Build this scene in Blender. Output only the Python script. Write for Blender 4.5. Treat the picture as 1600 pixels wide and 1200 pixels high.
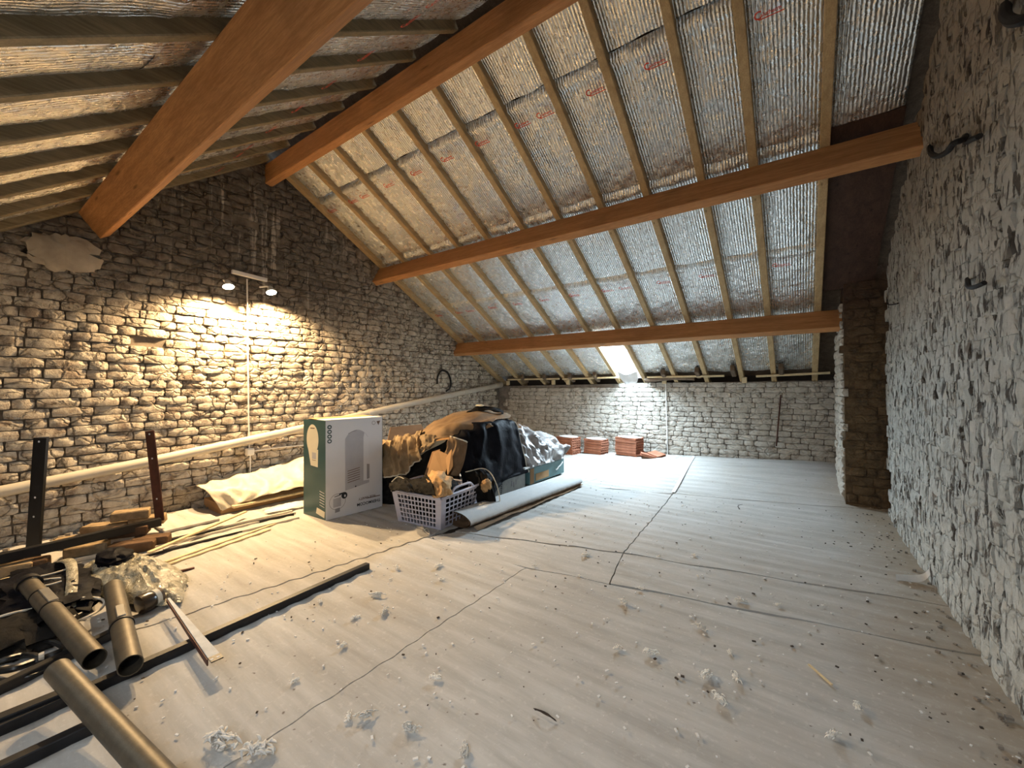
import bpy, bmesh, math, random
from mathutils import Vector, Matrix, noise
random.seed(7)
for _o in list(bpy.data.objects): bpy.data.objects.remove(_o)
SC = bpy.context.scene
COL = SC.collection

# ------------------------------------------------------------------ camera
RIGHT = Vector((0.81625496, 0.57767787, -0.00401584))
UP = Vector((0.00810219, -0.00449694, 0.99995707))
FWD = Vector((-0.577635, 0.81625245, 0.00835111))
CAM = Vector((0, 0, 1.0)); FPX = 634.8
cd = bpy.data.cameras.new('camera'); cd.sensor_fit = 'HORIZONTAL'; cd.sensor_width = 36
cd.lens = FPX / 1600 * 36; cd.clip_start = .02
co = bpy.data.objects.new('camera', cd); COL.objects.link(co)
co.matrix_world = Matrix(((RIGHT.x, UP.x, -FWD.x, CAM.x), (RIGHT.y, UP.y, -FWD.y, CAM.y), (RIGHT.z, UP.z, -FWD.z, CAM.z), (0, 0, 0, 1)))
SC.camera = co

# ------------------------------------------------------------------ view, sky, lights
SC.view_settings.view_transform = 'Standard'; SC.view_settings.look = 'None'
SC.view_settings.gamma = 1; SC.view_settings.use_curve_mapping = False
SC.view_settings.exposure = 0.33
wd = bpy.data.worlds.new('overcast_sky'); SC.world = wd; wd.use_nodes = True
bg = wd.node_tree.nodes['Background']; bg.inputs[0].default_value = (.80, .91, 1, 1); bg.inputs[1].default_value = 3.0

def light(name, kind, loc, target, energy, color, **kw):
    l = bpy.data.lights.new(name, kind); l.energy = energy; l.color = color
    for k, v in kw.items(): setattr(l, k, v)
    o = bpy.data.objects.new(name, l); COL.objects.link(o); o.location = loc
    o.rotation_euler = (Vector(target) - Vector(loc)).to_track_quat('-Z', 'Y').to_euler()
    return o
# daylight arriving through the far roof window
light('daylight_far_window', 'AREA', (-1.86, 4.98, 1.48), (-1.45, 4.0, 0.0), 145, (.66, .85, 1), shape='RECTANGLE', size=.34, size_y=.78)
# foreground fill, as daylight from two assumed, unseen roof windows behind the camera
light('near_fill', 'AREA', (-.22, -.66, 1.27), (-.35, -.07, .46), 15.5, (.90, .95, 1), shape='RECTANGLE', size=.62, size_y=.86)
light('near_fill.001', 'AREA', (-2.45, -.66, 1.27), (-2.45, -.07, .46), .5, (.90, .95, 1), shape='RECTANGLE', size=.7, size_y=.86)
for i, (yy, zz) in enumerate(((1.42, 1.855), (1.764, 1.871))):
    light('wall_spot_bulb', 'SPOT', (-3.945, yy, zz), (-3.86, yy + (.05 if i else -.10), .9), 205, (1, .69, .36), spot_size=math.radians(150), spot_blend=.6, shadow_soft_size=.022)

# ------------------------------------------------------------------ room dimensions
XG, XR, YE = -4.12, .536, 5.466
YB = -1.8
zR = lambda y: 2.476 - .572 * (y - 3)
zL = lambda y: 1.829 + .735 * y
AR, AL = math.atan(.572), math.atan(.735)
YRG = 1.808
def sst(a, b, x):
    t = min(1, max(0, (x - a) / (b - a))); return t * t * (3 - 2 * t)
def fz(x, y):
    return .2 * min(1, max(0, (x + 4.12) / 4.4)) * sst(3.6, 5.5, y)
def ray(u, v): return RIGHT * ((u - 800) / FPX) - UP * ((v - 600) / FPX) + FWD
def at(u, v, ax, val):          # point of the plane axis = val seen at a photo position
    d = ray(u, v); return CAM + d * ((val - CAM[ax]) / d[ax])
def atd(u, v, dep): return CAM + ray(u, v) * dep
def px(p):
    q = Vector(p) - CAM; w = q.dot(FWD)
    return (800 + FPX * q.dot(RIGHT) / w, 600 - FPX * q.dot(UP) / w, w)

# ------------------------------------------------------------------ materials
class NT:
    def __init__(s, name):
        s.m = bpy.data.materials.new(name); s.m.use_nodes = True
        s.t = s.m.node_tree; s.b = s.t.nodes['Principled BSDF']
    def n(s, typ, **kw):
        nd = s.t.nodes.new(typ)
        for k, v in kw.items():
            if k.startswith('i_'):
                key = k[2:]; key = int(key) if key.isdigit() else key
                nd.inputs[key].default_value = v
            else: setattr(nd, k, v)
        return nd
    def l(s, a, b): s.t.links.new(a, b)
    def put(s, x, sock):
        if hasattr(x, 'is_output'): s.l(x, sock)
        else: sock.default_value = x
    def pos(s): return s.n('ShaderNodeNewGeometry').outputs['Position']
    def objc(s): return s.n('ShaderNodeTexCoord').outputs['Object']
    def gen(s): return s.n('ShaderNodeTexCoord').outputs['Generated']
    def mapv(s, vec, scale=(1, 1, 1), loc=(0, 0, 0), rot=(0, 0, 0)):
        m = s.n('ShaderNodeMapping'); m.inputs['Scale'].default_value = scale; m.inputs['Location'].default_value = loc; m.inputs['Rotation'].default_value = rot
        s.l(vec, m.inputs[0]); return m.outputs[0]
    def noise(s, vec, scale, detail=4, rough=.6, dist=0):
        n = s.n('ShaderNodeTexNoise'); n.inputs['Scale'].default_value = scale; n.inputs['Detail'].default_value = detail
        n.inputs['Roughness'].default_value = rough; n.inputs['Distortion'].default_value = dist; s.l(vec, n.inputs['Vector']); return n.outputs[0]
    def voro(s, vec, scale, feature='F1'):
        n = s.n('ShaderNodeTexVoronoi', feature=feature); n.inputs['Scale'].default_value = scale; s.l(vec, n.inputs['Vector']); return n.outputs['Distance']
    def wave(s, vec, scale, dist=1, axis='X', dscale=2.0):
        n = s.n('ShaderNodeTexWave', bands_direction=axis); n.inputs['Scale'].default_value = scale; n.inputs['Distortion'].default_value = dist; n.inputs['Detail Scale'].default_value = dscale; s.l(vec, n.inputs['Vector']); return n.outputs['Fac']
    def ramp(s, fac, stops):
        r = s.n('ShaderNodeValToRGB'); e = r.color_ramp.elements
        while len(e) < len(stops): e.new(.5)
        for k, (p, c) in enumerate(stops):
            e[k].position = p; e[k].color = (c, c, c, 1) if isinstance(c, (int, float)) else (*c, 1)
        s.l(fac, r.inputs[0]); return r.outputs[0]
    def mix(s, fac, a, b, mode='MIX'):
        m = s.n('ShaderNodeMix', data_type='RGBA', blend_type=mode)
        s.put(fac, m.inputs['Factor'])
        for x, k in ((a, 6), (b, 7)):
            if hasattr(x, 'is_output'): s.l(x, m.inputs[k])
            else: m.inputs[k].default_value = (*x, 1)
        return m.outputs[2]
    def math(s, op, a, b=0.0, clamp=False):
        m = s.n('ShaderNodeMath', operation=op, use_clamp=clamp); s.put(a, m.inputs[0]); s.put(b, m.inputs[1]); return m.outputs[0]
    def sep(s, v):
        n = s.n('ShaderNodeSeparateXYZ'); s.l(v, n.inputs[0]); return n.outputs
    def bump(s, h, strength=.5, dist=.01, prev=None):
        b = s.n('ShaderNodeBump'); b.inputs['Strength'].default_value = strength; b.inputs['Distance'].default_value = dist
        s.l(h, b.inputs['Height'])
        if prev is not None: s.l(prev, b.inputs['Normal'])
        return b.outputs[0]
    def done(s, col, rough=.8, metal=0, normal=None, spec=.3, **kw):
        b = s.b
        if hasattr(col, 'is_output'): s.l(col, b.inputs['Base Color'])
        else: b.inputs['Base Color'].default_value = (*col, 1)
        s.put(rough, b.inputs['Roughness']); s.put(metal, b.inputs['Metallic']); b.inputs['Specular IOR Level'].default_value = spec
        if normal is not None: s.l(normal, b.inputs['Normal'])
        for k, v in kw.items(): b.inputs[k].default_value = v
        return s.m

def plain(name, col, rough=.6, metal=0, spec=.3, var=.15, scale=12, bump=.15):
    t = NT(name); p = t.objc(); n = t.noise(p, scale, 5)
    c = t.mix(t.ramp(n, [(.3, 0), (.7, 1)]), tuple(x * (1 - var) for x in col), tuple(min(1, x * (1 + var)) for x in col))
    return t.done(c, rough, metal, t.bump(t.noise(p, scale * 6, 4), bump, .003), spec)

def cracks(t, p, warp, sc=(7, 7, 11), th=.05):
    q = t.n('ShaderNodeVectorMath', operation='ADD'); m_ = t.n('ShaderNodeVectorMath', operation='SCALE'); m_.inputs['Scale'].default_value = .12
    nz = t.n('ShaderNodeTexNoise'); nz.inputs['Scale'].default_value = 9; nz.inputs['Detail'].default_value = 4; t.l(p, nz.inputs['Vector'])
    t.l(nz.outputs[1], m_.inputs[0]); t.l(p, q.inputs[0]); t.l(m_.outputs[0], q.inputs[1])
    v = t.voro(t.mapv(q.outputs[0], sc), 1.0, 'DISTANCE_TO_EDGE')
    k = t.ramp(v, [(0, 1), (th, 0)])
    gate = t.ramp(t.noise(p, 5, 4, .6), [(.46, 0), (.58, 1)])
    return t.math('MULTIPLY', k, gate), t.ramp(v, [(0, 0), (th * 2, 1)])
def mat_gable():
    t = NT('whitewashed_soot_shade_brick'); p = t.pos(); x, y, z = t.sep(p)
    n1 = t.noise(p, 2.2, 5, .65); n2 = t.noise(p, 16, 6, .7); n3 = t.noise(p, 60, 4, .7)
    white = t.mix(t.ramp(n2, [(.35, 0), (.65, 1)]), (.43, .36, .28), (.66, .59, .48))
    bare = t.mix(n2, (.13, .085, .06), (.27, .2, .15))
    worn = t.ramp(t.noise(p, 7, 7, .72), [(.50, 0), (.62, 1)])
    c = t.mix(t.math('MULTIPLY', worn, .75), white, bare)
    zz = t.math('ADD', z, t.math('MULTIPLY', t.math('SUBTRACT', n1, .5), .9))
    soot_shade = t.ramp(t.math('MULTIPLY', t.math('SUBTRACT', zz, 1.55), 1.1), [(0, 0), (.45, .82), (1, .92)])  # soot below the ridge plus the unlit wall above the lamps, in colour
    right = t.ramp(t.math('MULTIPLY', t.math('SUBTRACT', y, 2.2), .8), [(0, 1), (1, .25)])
    soot_shade = t.math('MULTIPLY', soot_shade, right)
    drip = t.ramp(t.noise(t.mapv(p, (1, 9, .55)), 1.9, 4, .65), [(.56, 0), (.66, 1)])
    dz = t.ramp(t.math('MULTIPLY', t.math('SUBTRACT', z, 1.5), .7), [(0, 0), (.25, 1), (.8, 1), (1, .4)])
    dy = t.ramp(t.math('DIVIDE', y, 4), [(.22, 0), (.33, 1), (.66, 1), (.8, .15)])
    dr = t.math('MULTIPLY', t.math('MULTIPLY', drip, dz), t.math('MULTIPLY', dy, .7))
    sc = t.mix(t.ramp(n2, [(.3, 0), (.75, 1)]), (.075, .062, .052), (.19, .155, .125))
    c = t.mix(soot_shade, c, sc)
    c = t.mix(dr, c, (.55, .49, .41))
    ck, hh = cracks(t, p, n2)
    c = t.mix(t.math('MULTIPLY', ck, .8), c, (.05, .038, .028))
    h = t.bump(n2, .8, .02); h = t.bump(hh, .9, .012, h); h = t.bump(n3, .7, .006, h)
    return t.done(c, .92, 0, h, .15)
def mat_white_brick(name, lo, hi, bare=(.2, .15, .11), wear=(.54, .64), zcol=None, bmp=.8, pits=False):
    t = NT(name); p = t.pos(); x, y, z = t.sep(p)
    n2 = t.noise(p, 14, 6, .7); n3 = t.noise(p, 55, 4, .7)
    c = t.mix(t.ramp(n2, [(.35, 0), (.68, 1)]), lo, hi)
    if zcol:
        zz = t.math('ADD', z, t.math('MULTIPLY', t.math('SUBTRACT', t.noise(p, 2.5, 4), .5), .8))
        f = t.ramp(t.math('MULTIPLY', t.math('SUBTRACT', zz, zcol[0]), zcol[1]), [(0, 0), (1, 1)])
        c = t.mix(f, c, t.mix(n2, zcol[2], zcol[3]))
    w = t.ramp(t.noise(p, 9, 7, .74), [(wear[0], 0), (wear[1], .8)])
    c = t.mix(w, c, bare)
    if pits:
        pn = t.ramp(t.noise(t.mapv(p, (20, 34, 11)), 1.0, 4, .6, .4), [(.555, 0), (.60, 1)])
        pn = t.math('MULTIPLY', pn, t.ramp(t.noise(p, 3, 3), [(.3, .45), (.5, 1)]))
        c = t.mix(t.math('MULTIPLY', pn, .9), c, (.05, .036, .026)); hp = t.math('SUBTRACT', 1.0, pn)
    ck, hh = cracks(t, p, n2)
    c = t.mix(t.math('MULTIPLY', ck, .55), c, (.07, .055, .042))
    h = t.bump(n2, bmp, .018); h = t.bump(hh, .6, .008, h); h = t.bump(n3, .6, .006, h)
    if pits: h = t.bump(hp, .8, .012, h)
    return t.done(c, .9, 0, h, .15)
def mat_wood(name, c1, c2, grain=(1, 14, 14), rough=.62, dark=.0):
    t = NT(name); p = t.objc()
    q = t.mapv(p, grain); g = t.noise(q, 2.2, 6, .62, .6); f = t.noise(t.mapv(p, tuple(k * 4 for k in grain)), 4, 4, .6)
    c = t.mix(t.ramp(g, [(.3, 0), (.7, 1)]), c1, c2)
    kn = t.voro(t.mapv(p, tuple(.9 if k == min(grain) else 6 for k in grain)), 2.6)
    c = t.mix(t.ramp(kn, [(.05, .75), (.14, 0)]), c, tuple(x * .35 for x in c1))
    c = t.mix(t.math('MULTIPLY', t.ramp(f, [(.4, 1), (.6, 0)]), .35), c, tuple(x * .6 for x in c1))
    c = t.mix(t.math('MULTIPLY', t.ramp(t.noise(p, 3, 5, .7), [(.55, 0), (.75, 1)]), .35), c, tuple(x * .5 for x in c1))
    return t.done(c, rough, 0, t.bump(f, .25, .004), .25)
def mat_foil(name, ribs, tint=(.80, .79, .77), dk=.75):
    t = NT(name); p = t.pos()
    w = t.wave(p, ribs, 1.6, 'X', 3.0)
    cr = t.noise(p, 26, 5, .65); vr = t.voro(t.mapv(p, (1, .55, .55)), 24, 'F1'); big = t.noise(p, 5, 3, .5)
    h = t.bump(big, .45, .06); h = t.bump(w, .5, .008, h); h = t.bump(vr, .42, .012, h); h = t.bump(cr, .5, .010, h)
    dirt = t.ramp(t.noise(p, 4, 6, .7), [(.6, 0), (.9, .25)])
    c = t.mix(dirt, tint, (.42, .38, .32))
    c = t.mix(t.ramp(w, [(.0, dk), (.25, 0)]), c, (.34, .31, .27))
    return t.done(c, t.ramp(cr, [(.3, .20), (.7, .38)]), .88, h, .5)
def mat_floor():
    t = NT('dusty_fibreboard'); p = t.pos(); x, y, z = t.sep(p)
    n1 = t.noise(p, 1.4, 5, .6); n2 = t.noise(t.mapv(p, (.5, 4, 1)), 4, 6, .65); n3 = t.noise(p, 45, 5, .7)
    c = t.mix(t.ramp(n2, [(.3, 0), (.7, 1)]), (.375, .36, .335), (.545, .53, .505))
    c = t.mix(t.math('MULTIPLY', t.ramp(n1, [(.4, 0), (.7, 1)]), .45), c, (.35, .31, .26))
    br = t.math('MULTIPLY', t.ramp(t.math('ADD', x, t.math('MULTIPLY', n1, .5)), [(.36, 0), (.76, 1)]), .75)
    c = t.mix(br, c, (.31, .24, .16))
    c = t.mix(t.ramp(t.noise(p, 30, 3, .5), [(.70, 0), (.75, .8)]), c, (.12, .09, .07))
    c = t.mix(t.ramp(n3, [(.55, 0), (.75, .35)]), c, (.74, .72, .68))
    return t.done(c, .9, 0, t.bump(n3, .3, .004), .15)
def mat_cloth(name, c1, c2, rough=.85, spec=.2, wrinkle=.5, sc=14, sheen=0):
    t = NT(name); p = t.pos(); n = t.noise(p, sc, 5, .6, .5)
    c = t.mix(t.ramp(n, [(.3, 0), (.7, 1)]), c1, c2)
    h = t.bump(n, wrinkle, .02); h = t.bump(t.noise(p, 300, 2), .2, .001, h)
    return t.done(c, rough, 0, h, spec)

M = {}
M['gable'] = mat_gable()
M['eave'] = mat_white_brick('whitewashed_eave_brick', (.44, .40, .34), (.61, .57, .50), (.24, .19, .15), (.56, .68))
M['rightw'] = mat_white_brick('thickly_painted_brick', (.38, .375, .34), (.56, .555, .51), (.13, .095, .07), (.575, .645), (1.1, .9, (.22, .18, .135), (.34, .29, .23)), .5, True)  # browner upper wall is part paint level, part dim light in the colour
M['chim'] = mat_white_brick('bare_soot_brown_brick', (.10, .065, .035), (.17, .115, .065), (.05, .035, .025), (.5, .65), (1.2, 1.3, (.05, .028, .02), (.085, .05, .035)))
M['mortar'] = plain('crumbling_dark_mortar', (.17, .14, .11), .95, var=.4, scale=9, bump=.6)
M['mortar_d'] = plain('deep_dark_joints', (.06, .046, .035), .95, var=.4, scale=9, bump=.6)
M['mortar_l'] = plain('pale_mortar', (.24, .205, .17), .95, var=.4, scale=9, bump=.6)
M['plaster'] = plain('smeared_mortar_patch', (.42, .36, .28), .95, var=.25, scale=6, bump=.6)
M['beam'] = mat_wood('reddish_pine_beam', (.35, .155, .058), (.58, .29, .115))
M['rafter'] = mat_wood('aged_pale_rafter', (.40, .27, .13), (.60, .44, .24), (14, 1, 14))
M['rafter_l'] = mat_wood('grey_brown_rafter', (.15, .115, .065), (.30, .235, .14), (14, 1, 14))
M['lath'] = mat_wood('pale_lath', (.62, .48, .28), (.82, .67, .42), (8, 8, 8))
M['oldwood'] = mat_wood('dark_old_wood', (.09, .06, .04), (.2, .14, .09), (8, 8, 8))
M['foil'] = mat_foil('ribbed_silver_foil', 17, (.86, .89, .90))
M['foil_l'] = mat_foil('ribbed_silver_foil_left', 17, (.95, .93, .88), .35)  # brighter copy of the foil: lamplight on the left slope put into colour
M['floor'] = mat_floor()
M['sootboard'] = mat_wood('soot_brown_board', (.045, .022, .014), (.085, .045, .03), (8, 1.5, 8))
M['slab'] = plain('dark_subfloor', (.045, .033, .024), .95)
M['blacksteel'] = plain('black_painted_steel', (.012, .012, .014), .45, .3, .5, .3, 20, .15)
M['rust'] = plain('rusty_red_steel', (.085, .03, .02), .6, .3, .4, .4, 15, .3)
M['tube'] = plain('dark_bronze_tube', (.115, .097, .07), .5, .5, .5, .2, 30, .12)
M['tubein'] = plain('tube_bore_shade', (.01, .01, .01), .9)
M['grey_steel'] = plain('dull_grey_steel', (.36, .35, .33), .4, .8, .5, .15, 20, .1)
M['pvc'] = plain('beige_grey_pvc', (.50, .45, .37), .55, 0, .4, .12, 5, .1)
M['white_pl'] = plain('white_plastic', (.78, .76, .72), .45, 0, .4, .06)
M['iron'] = plain('wrought_iron', (.02, .017, .015), .7, .5, .4, .3)
M['card'] = plain('brown_cardboard', (.42, .25, .12), .85, 0, .2, .12, 6)
M['card_in'] = plain('cardboard_inside', (.30, .17, .085), .9, 0, .2, .12, 6)
M['boxwhite'] = plain('white_printed_card', (.70, .70, .72), .5, 0, .35, .04, 3, .05)
M['boxgreen'] = plain('teal_printed_card', (.018, .075, .085), .3, 0, .5, .12, 3, .05)
M['boxgreen2'] = plain('dusty_teal_card', (.09, .18, .185), .5, 0, .35, .2, 6)
M['boxgrey'] = plain('grey_printed_card', (.36, .36, .34), .7, 0, .3, .2, 12)
M['ink'] = plain('black_ink', (.02, .025, .03), .5)
M['inkg'] = plain('dark_green_ink', (.02, .06, .06), .5)
M['inkl'] = plain('grey_ink', (.44, .44, .47), .5, var=.05)
M['inkm'] = plain('mid_grey_ink', (.30, .29, .30), .5, var=.05)
M['inkc'] = plain('cream_ink', (.74, .68, .52), .5, var=.05)
M['inkbrown'] = plain('brown_ink', (.16, .10, .07), .5)
M['redink'] = plain('red_ink', (.62, .06, .025), .55, 0, .3, .2)
M['basket'] = plain('lilac_grey_plastic', (.50, .49, .58), .45, 0, .4, .06)
M['black_sheet'] = mat_cloth('black_plastic_sheet', (.0035, .0035, .005), (.010, .010, .014), .6, .06, .5, 9)
M['brown_sheet'] = mat_cloth('dusty_brown_tarp', (.17, .105, .06), (.27, .18, .10), .8, .2, .25, 7)
M['khaki'] = mat_cloth('khaki_cloth', (.20, .135, .075), (.36, .26, .15), .85, .2, .6, 12)
M['grey_sheet'] = mat_cloth('grey_translucent_sheet', (.17, .15, .14), (.44, .42, .41), .4, .5, .6, 10)
M['white_sheet'] = mat_cloth('cream_plastic_sheet', (.50, .44, .33), (.68, .61, .48), .5, .4, .4, 9)
M['tan'] = mat_cloth('tan_cloth', (.40, .23, .10), (.58, .36, .17), .85, .2, .5, 16)
M['darkcloth'] = mat_cloth('near_black_cloth', (.006, .0055, .0055), (.016, .014, .012), .9, .15, .5, 14)
M['hem'] = plain('pale_hem', (.62, .56, .46), .7)
M['clear'] = mat_cloth('crumpled_clear_plastic', (.17, .15, .10), (.50, .46, .35), .2, .6, .8, 26)
M['carpet'] = plain('dust_covered_grey_carpet', (.60, .60, .58), .95, 0, .1, .15, 20, .6)
M['carpet_b'] = plain('brown_carpet_backing', (.23, .15, .09), .95, 0, .1, .25, 16, .5)
M['tile'] = plain('terracotta', (.36, .15, .09), .85, 0, .2, .22, 14, .3)
M['dust'] = plain('white_dust', (.72, .71, .69), .95, 0, .1, .08, 20, .4)
M['fluff'] = plain('pale_insulation_fluff', (.86, .83, .77), 1, 0, .05, .08, 30, .7)
M['looseb'] = plain('ochre_loose_brick', (.27, .195, .115), .9, 0, .15, .45, 14, .8)
M['looseb2'] = plain('brown_loose_brick', (.11, .065, .038), .9, 0, .15, .4, 14, .6)
M['cable'] = plain('black_rubber_cable', (.012, .012, .012), .4, 0, .5, .2)
M['grit'] = plain('dark_grit', (.06, .045, .035), .95)
M['bottle'] = plain('dark_bottle', (.03, .018, .01), .25, 0, .5, .2)
M['win_white'] = plain('white_window_lining', (.80, .82, .84), .5, 0, .4, .05)
t = NT('lit_lamp_lens'); t.done((1, .9, .7), .4, 0, None, .2, **{'Emission Color': (1, .88, .66, 1), 'Emission Strength': 22}); M['lens'] = t.m
t = NT('roof_glass'); nt = t.t; nt.nodes.remove(t.b)
tr = t.n('ShaderNodeBsdfTransparent'); gl = t.n('ShaderNodeBsdfGlossy'); gl.inputs['Roughness'].default_value = .05
mx = t.n('ShaderNodeMixShader'); mx.inputs[0].default_value = .08
t.l(tr.outputs[0], mx.inputs[1]); t.l(gl.outputs[0], mx.inputs[2]); t.l(mx.outputs[0], nt.nodes['Material Output'].inputs[0]); M['glass'] = t.m

# ------------------------------------------------------------------ mesh helpers
class MB:
    def __init__(s): s.v = []; s.f = []
    def add(s, vs, fs):
        k = len(s.v); s.v += [Vector(p) for p in vs]; s.f += [tuple(i + k for i in f) for f in fs]; return s
    def box(s, c, size, ax=None, ch=0.0):
        c = Vector(c); X, Y, Z = ax or (Vector((1, 0, 0)), Vector((0, 1, 0)), Vector((0, 0, 1)))
        h = [k / 2 for k in size]
        if ch <= 0:
            vs = [c + X * a * h[0] + Y * b * h[1] + Z * d * h[2] for a in (-1, 1) for b in (-1, 1) for d in (-1, 1)]
            return s.add(vs, [(0, 1, 3, 2), (4, 6, 7, 5), (0, 4, 5, 1), (2, 3, 7, 6), (0, 2, 6, 4), (1, 5, 7, 3)])
        bm = bmesh.new(); bmesh.ops.create_cube(bm, size=1)
        for v in bm.verts: v.co = Vector((v.co.x * size[0], v.co.y * size[1], v.co.z * size[2]))
        bmesh.ops.bevel(bm, geom=bm.edges[:], offset=ch, segments=1, affect='EDGES')
        bm.verts.index_update()
        s.add([c + X * v.co.x + Y * v.co.y + Z * v.co.z for v in bm.verts], [tuple(v.index for v in f.verts) for f in bm.faces]); bm.free(); return s
    def beam(s, a, b, w, h, up=(0, 0, 1), ch=0.0):       # bar from a to b
        a, b = Vector(a), Vector(b); X = (b - a).normalized(); Y = Vector(up).cross(X).normalized(); Z = X.cross(Y)
        return s.box((a + b) / 2, ((b - a).length, w, h), (X, Y, Z), ch)
    def tube(s, pts, r, seg=10, caps=True):
        pts = [Vector(p) for p in pts]; n = len(pts); rr = r if isinstance(r, (list, tuple)) else [r] * n
        k = len(s.v); prev = None
        for i, p in enumerate(pts):
            d = (pts[min(i + 1, n - 1)] - pts[max(i - 1, 0)]).normalized()
            if prev is None: u = d.orthogonal().normalized()
            else: u = (prev - d * prev.dot(d)).normalized()
            prev = u; w = d.cross(u)
            for j in range(seg):
                a = 2 * math.pi * j / seg; s.v.append(p + (u * math.cos(a) + w * math.sin(a)) * rr[i])
        for i in range(n - 1):
            for j in range(seg):
                a = k + i * seg + j; b = k + i * seg + (j + 1) % seg
                s.f.append((a, b, b + seg, a + seg))
        if caps:
            s.f.append(tuple(k + j for j in reversed(range(seg)))); s.f.append(tuple(k + (n - 1) * seg + j for j in range(seg)))
        return s
    def pipe(s, a, b, r, t, seg=28):                     # hollow tube
        a, b = Vector(a), Vector(b); d = (b - a).normalized(); u = d.orthogonal().normalized(); w = d.cross(u); k = len(s.v)
        for p, q in ((a, r), (b, r), (b, r - t), (a, r - t)):
            for j in range(seg):
                an = 2 * math.pi * j / seg; s.v.append(p + (u * math.cos(an) + w * math.sin(an)) * q)
        for i in range(4):
            for j in range(seg):
                a0 = k + i * seg + j; b0 = k + i * seg + (j + 1) % seg; i2 = (i + 1) % 4
                s.f.append((a0, b0, k + i2 * seg + (j + 1) % seg, k + i2 * seg + j))
        return s
    def grid(s, P):
        k = len(s.v); nu, nv = len(P), len(P[0])
        for row in P: s.v += [Vector(p) for p in row]
        for i in range(nu - 1):
            for j in range(nv - 1):
                a = k + i * nv + j; s.f.append((a, a + 1, a + nv + 1, a + nv))
        return s
    def disc(s, c, nrm, r, seg=20, sq=1.0):
        c, nrm = Vector(c), Vector(nrm).normalized(); u = nrm.orthogonal().normalized(); w = nrm.cross(u); k = len(s.v)
        for j in range(seg):
            a = 2 * math.pi * j / seg; s.v.append(c + (u * math.cos(a) + w * math.sin(a) * sq) * r)
        s.f.append(tuple(k + j for j in range(seg))); return s
def mesh(name, mb, mat, smooth=False, orig=Vector((0, 0, 0))):
    me = bpy.data.meshes.new(name); me.from_pydata([p - orig for p in mb.v], [], mb.f); me.update()
    bm = bmesh.new(); bm.from_mesh(me); bmesh.ops.recalc_face_normals(bm, faces=bm.faces[:]); bm.to_mesh(me); bm.free()
    me.materials.append(mat)
    if smooth:
        me.polygons.foreach_set('use_smooth', [True] * len(me.polygons))
        if smooth != 'all':
            try: me.set_sharp_from_angle(angle=math.radians(smooth if smooth is not True else 40))
            except Exception: pass
    return me
def wloc(o):
    v = Vector(o.location)
    while o.parent: o = o.parent; v += Vector(o.location)
    return v
def obj(name, mb, mat, parent=None, smooth=False):
    lo = [min(p[k] for p in mb.v) for k in range(3)]; hi = [max(p[k] for p in mb.v) for k in range(3)]
    c = Vector(((lo[0] + hi[0]) / 2, (lo[1] + hi[1]) / 2, lo[2]))
    o = bpy.data.objects.new(name, mesh(name, mb, mat, smooth, c)); COL.objects.link(o)
    if parent is not None:
        o.parent = parent; o.location = c - wloc(parent)
    else: o.location = c
    return o
def tag(o, label, cat, group=None):
    o['label'] = label; o['category'] = cat; o['kind'] = 'thing'
    if group: o['group'] = group
    return o
def thing(name, label, cat, loc, group=None):
    o = bpy.data.objects.new(name, None); COL.objects.link(o); o.location = loc; o.empty_display_size = .05
    return tag(o, label, cat, group)
def struct(name, mb=None, mat=None):
    if mb is None:
        o = bpy.data.objects.new(name, None); COL.objects.link(o); o.empty_display_size = .1
    else: o = obj(name, mb, mat)
    o['kind'] = 'structure'; return o
def solid(o, t, off=-1):
    m = o.modifiers.new('thickness', 'SOLIDIFY'); m.thickness = t; m.offset = off; return o
def cr(p0, p1, p2, p3, t):
    return .5 * ((2 * p1) + (p2 - p0) * t + (2 * p0 - 5 * p1 + 4 * p2 - p3) * t * t + (3 * p1 - p0 - 3 * p2 + p3) * t ** 3)
def spline(P, n):
    P = [Vector(p) for p in P]; m = len(P) - 1; out = []
    for i in range(n + 1):
        s_ = i / n * m; k = min(int(s_), m - 1); t = s_ - k
        out.append(cr(P[max(k - 1, 0)], P[k], P[k + 1], P[min(k + 2, m)], t))
    return out
def surf(rows, nu, nv, amp=.012, sc=(6, 6), seed=0, ridge=True, edge=True):
    R_ = [spline(r, nv) for r in rows]; G = list(zip(*[spline(c, nu) for c in zip(*R_)]))
    out = []
    for i in range(nu + 1):
        row = []
        for j in range(nv + 1):
            p = Vector(G[i][j])
            a = Vector(G[min(i + 1, nu)][j]) - Vector(G[max(i - 1, 0)][j]); b = Vector(G[i][min(j + 1, nv)]) - Vector(G[i][max(j - 1, 0)])
            nn = a.cross(b); nn = nn.normalized() if nn.length > 1e-9 else Vector((0, 0, 1))
            q = Vector((i / nu * sc[0], j / nv * sc[1], seed * 7.3))
            w = noise.noise(q); w2 = noise.noise(q * 2.3 + Vector((3, 1, 5)))
            d = ((1 - abs(w) * 2.2) + .45 * (1 - 2 * abs(w2))) - .8 if ridge else w + .4 * w2
            row.append(p + nn * d * amp)
        out.append(row)
    return out
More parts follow.
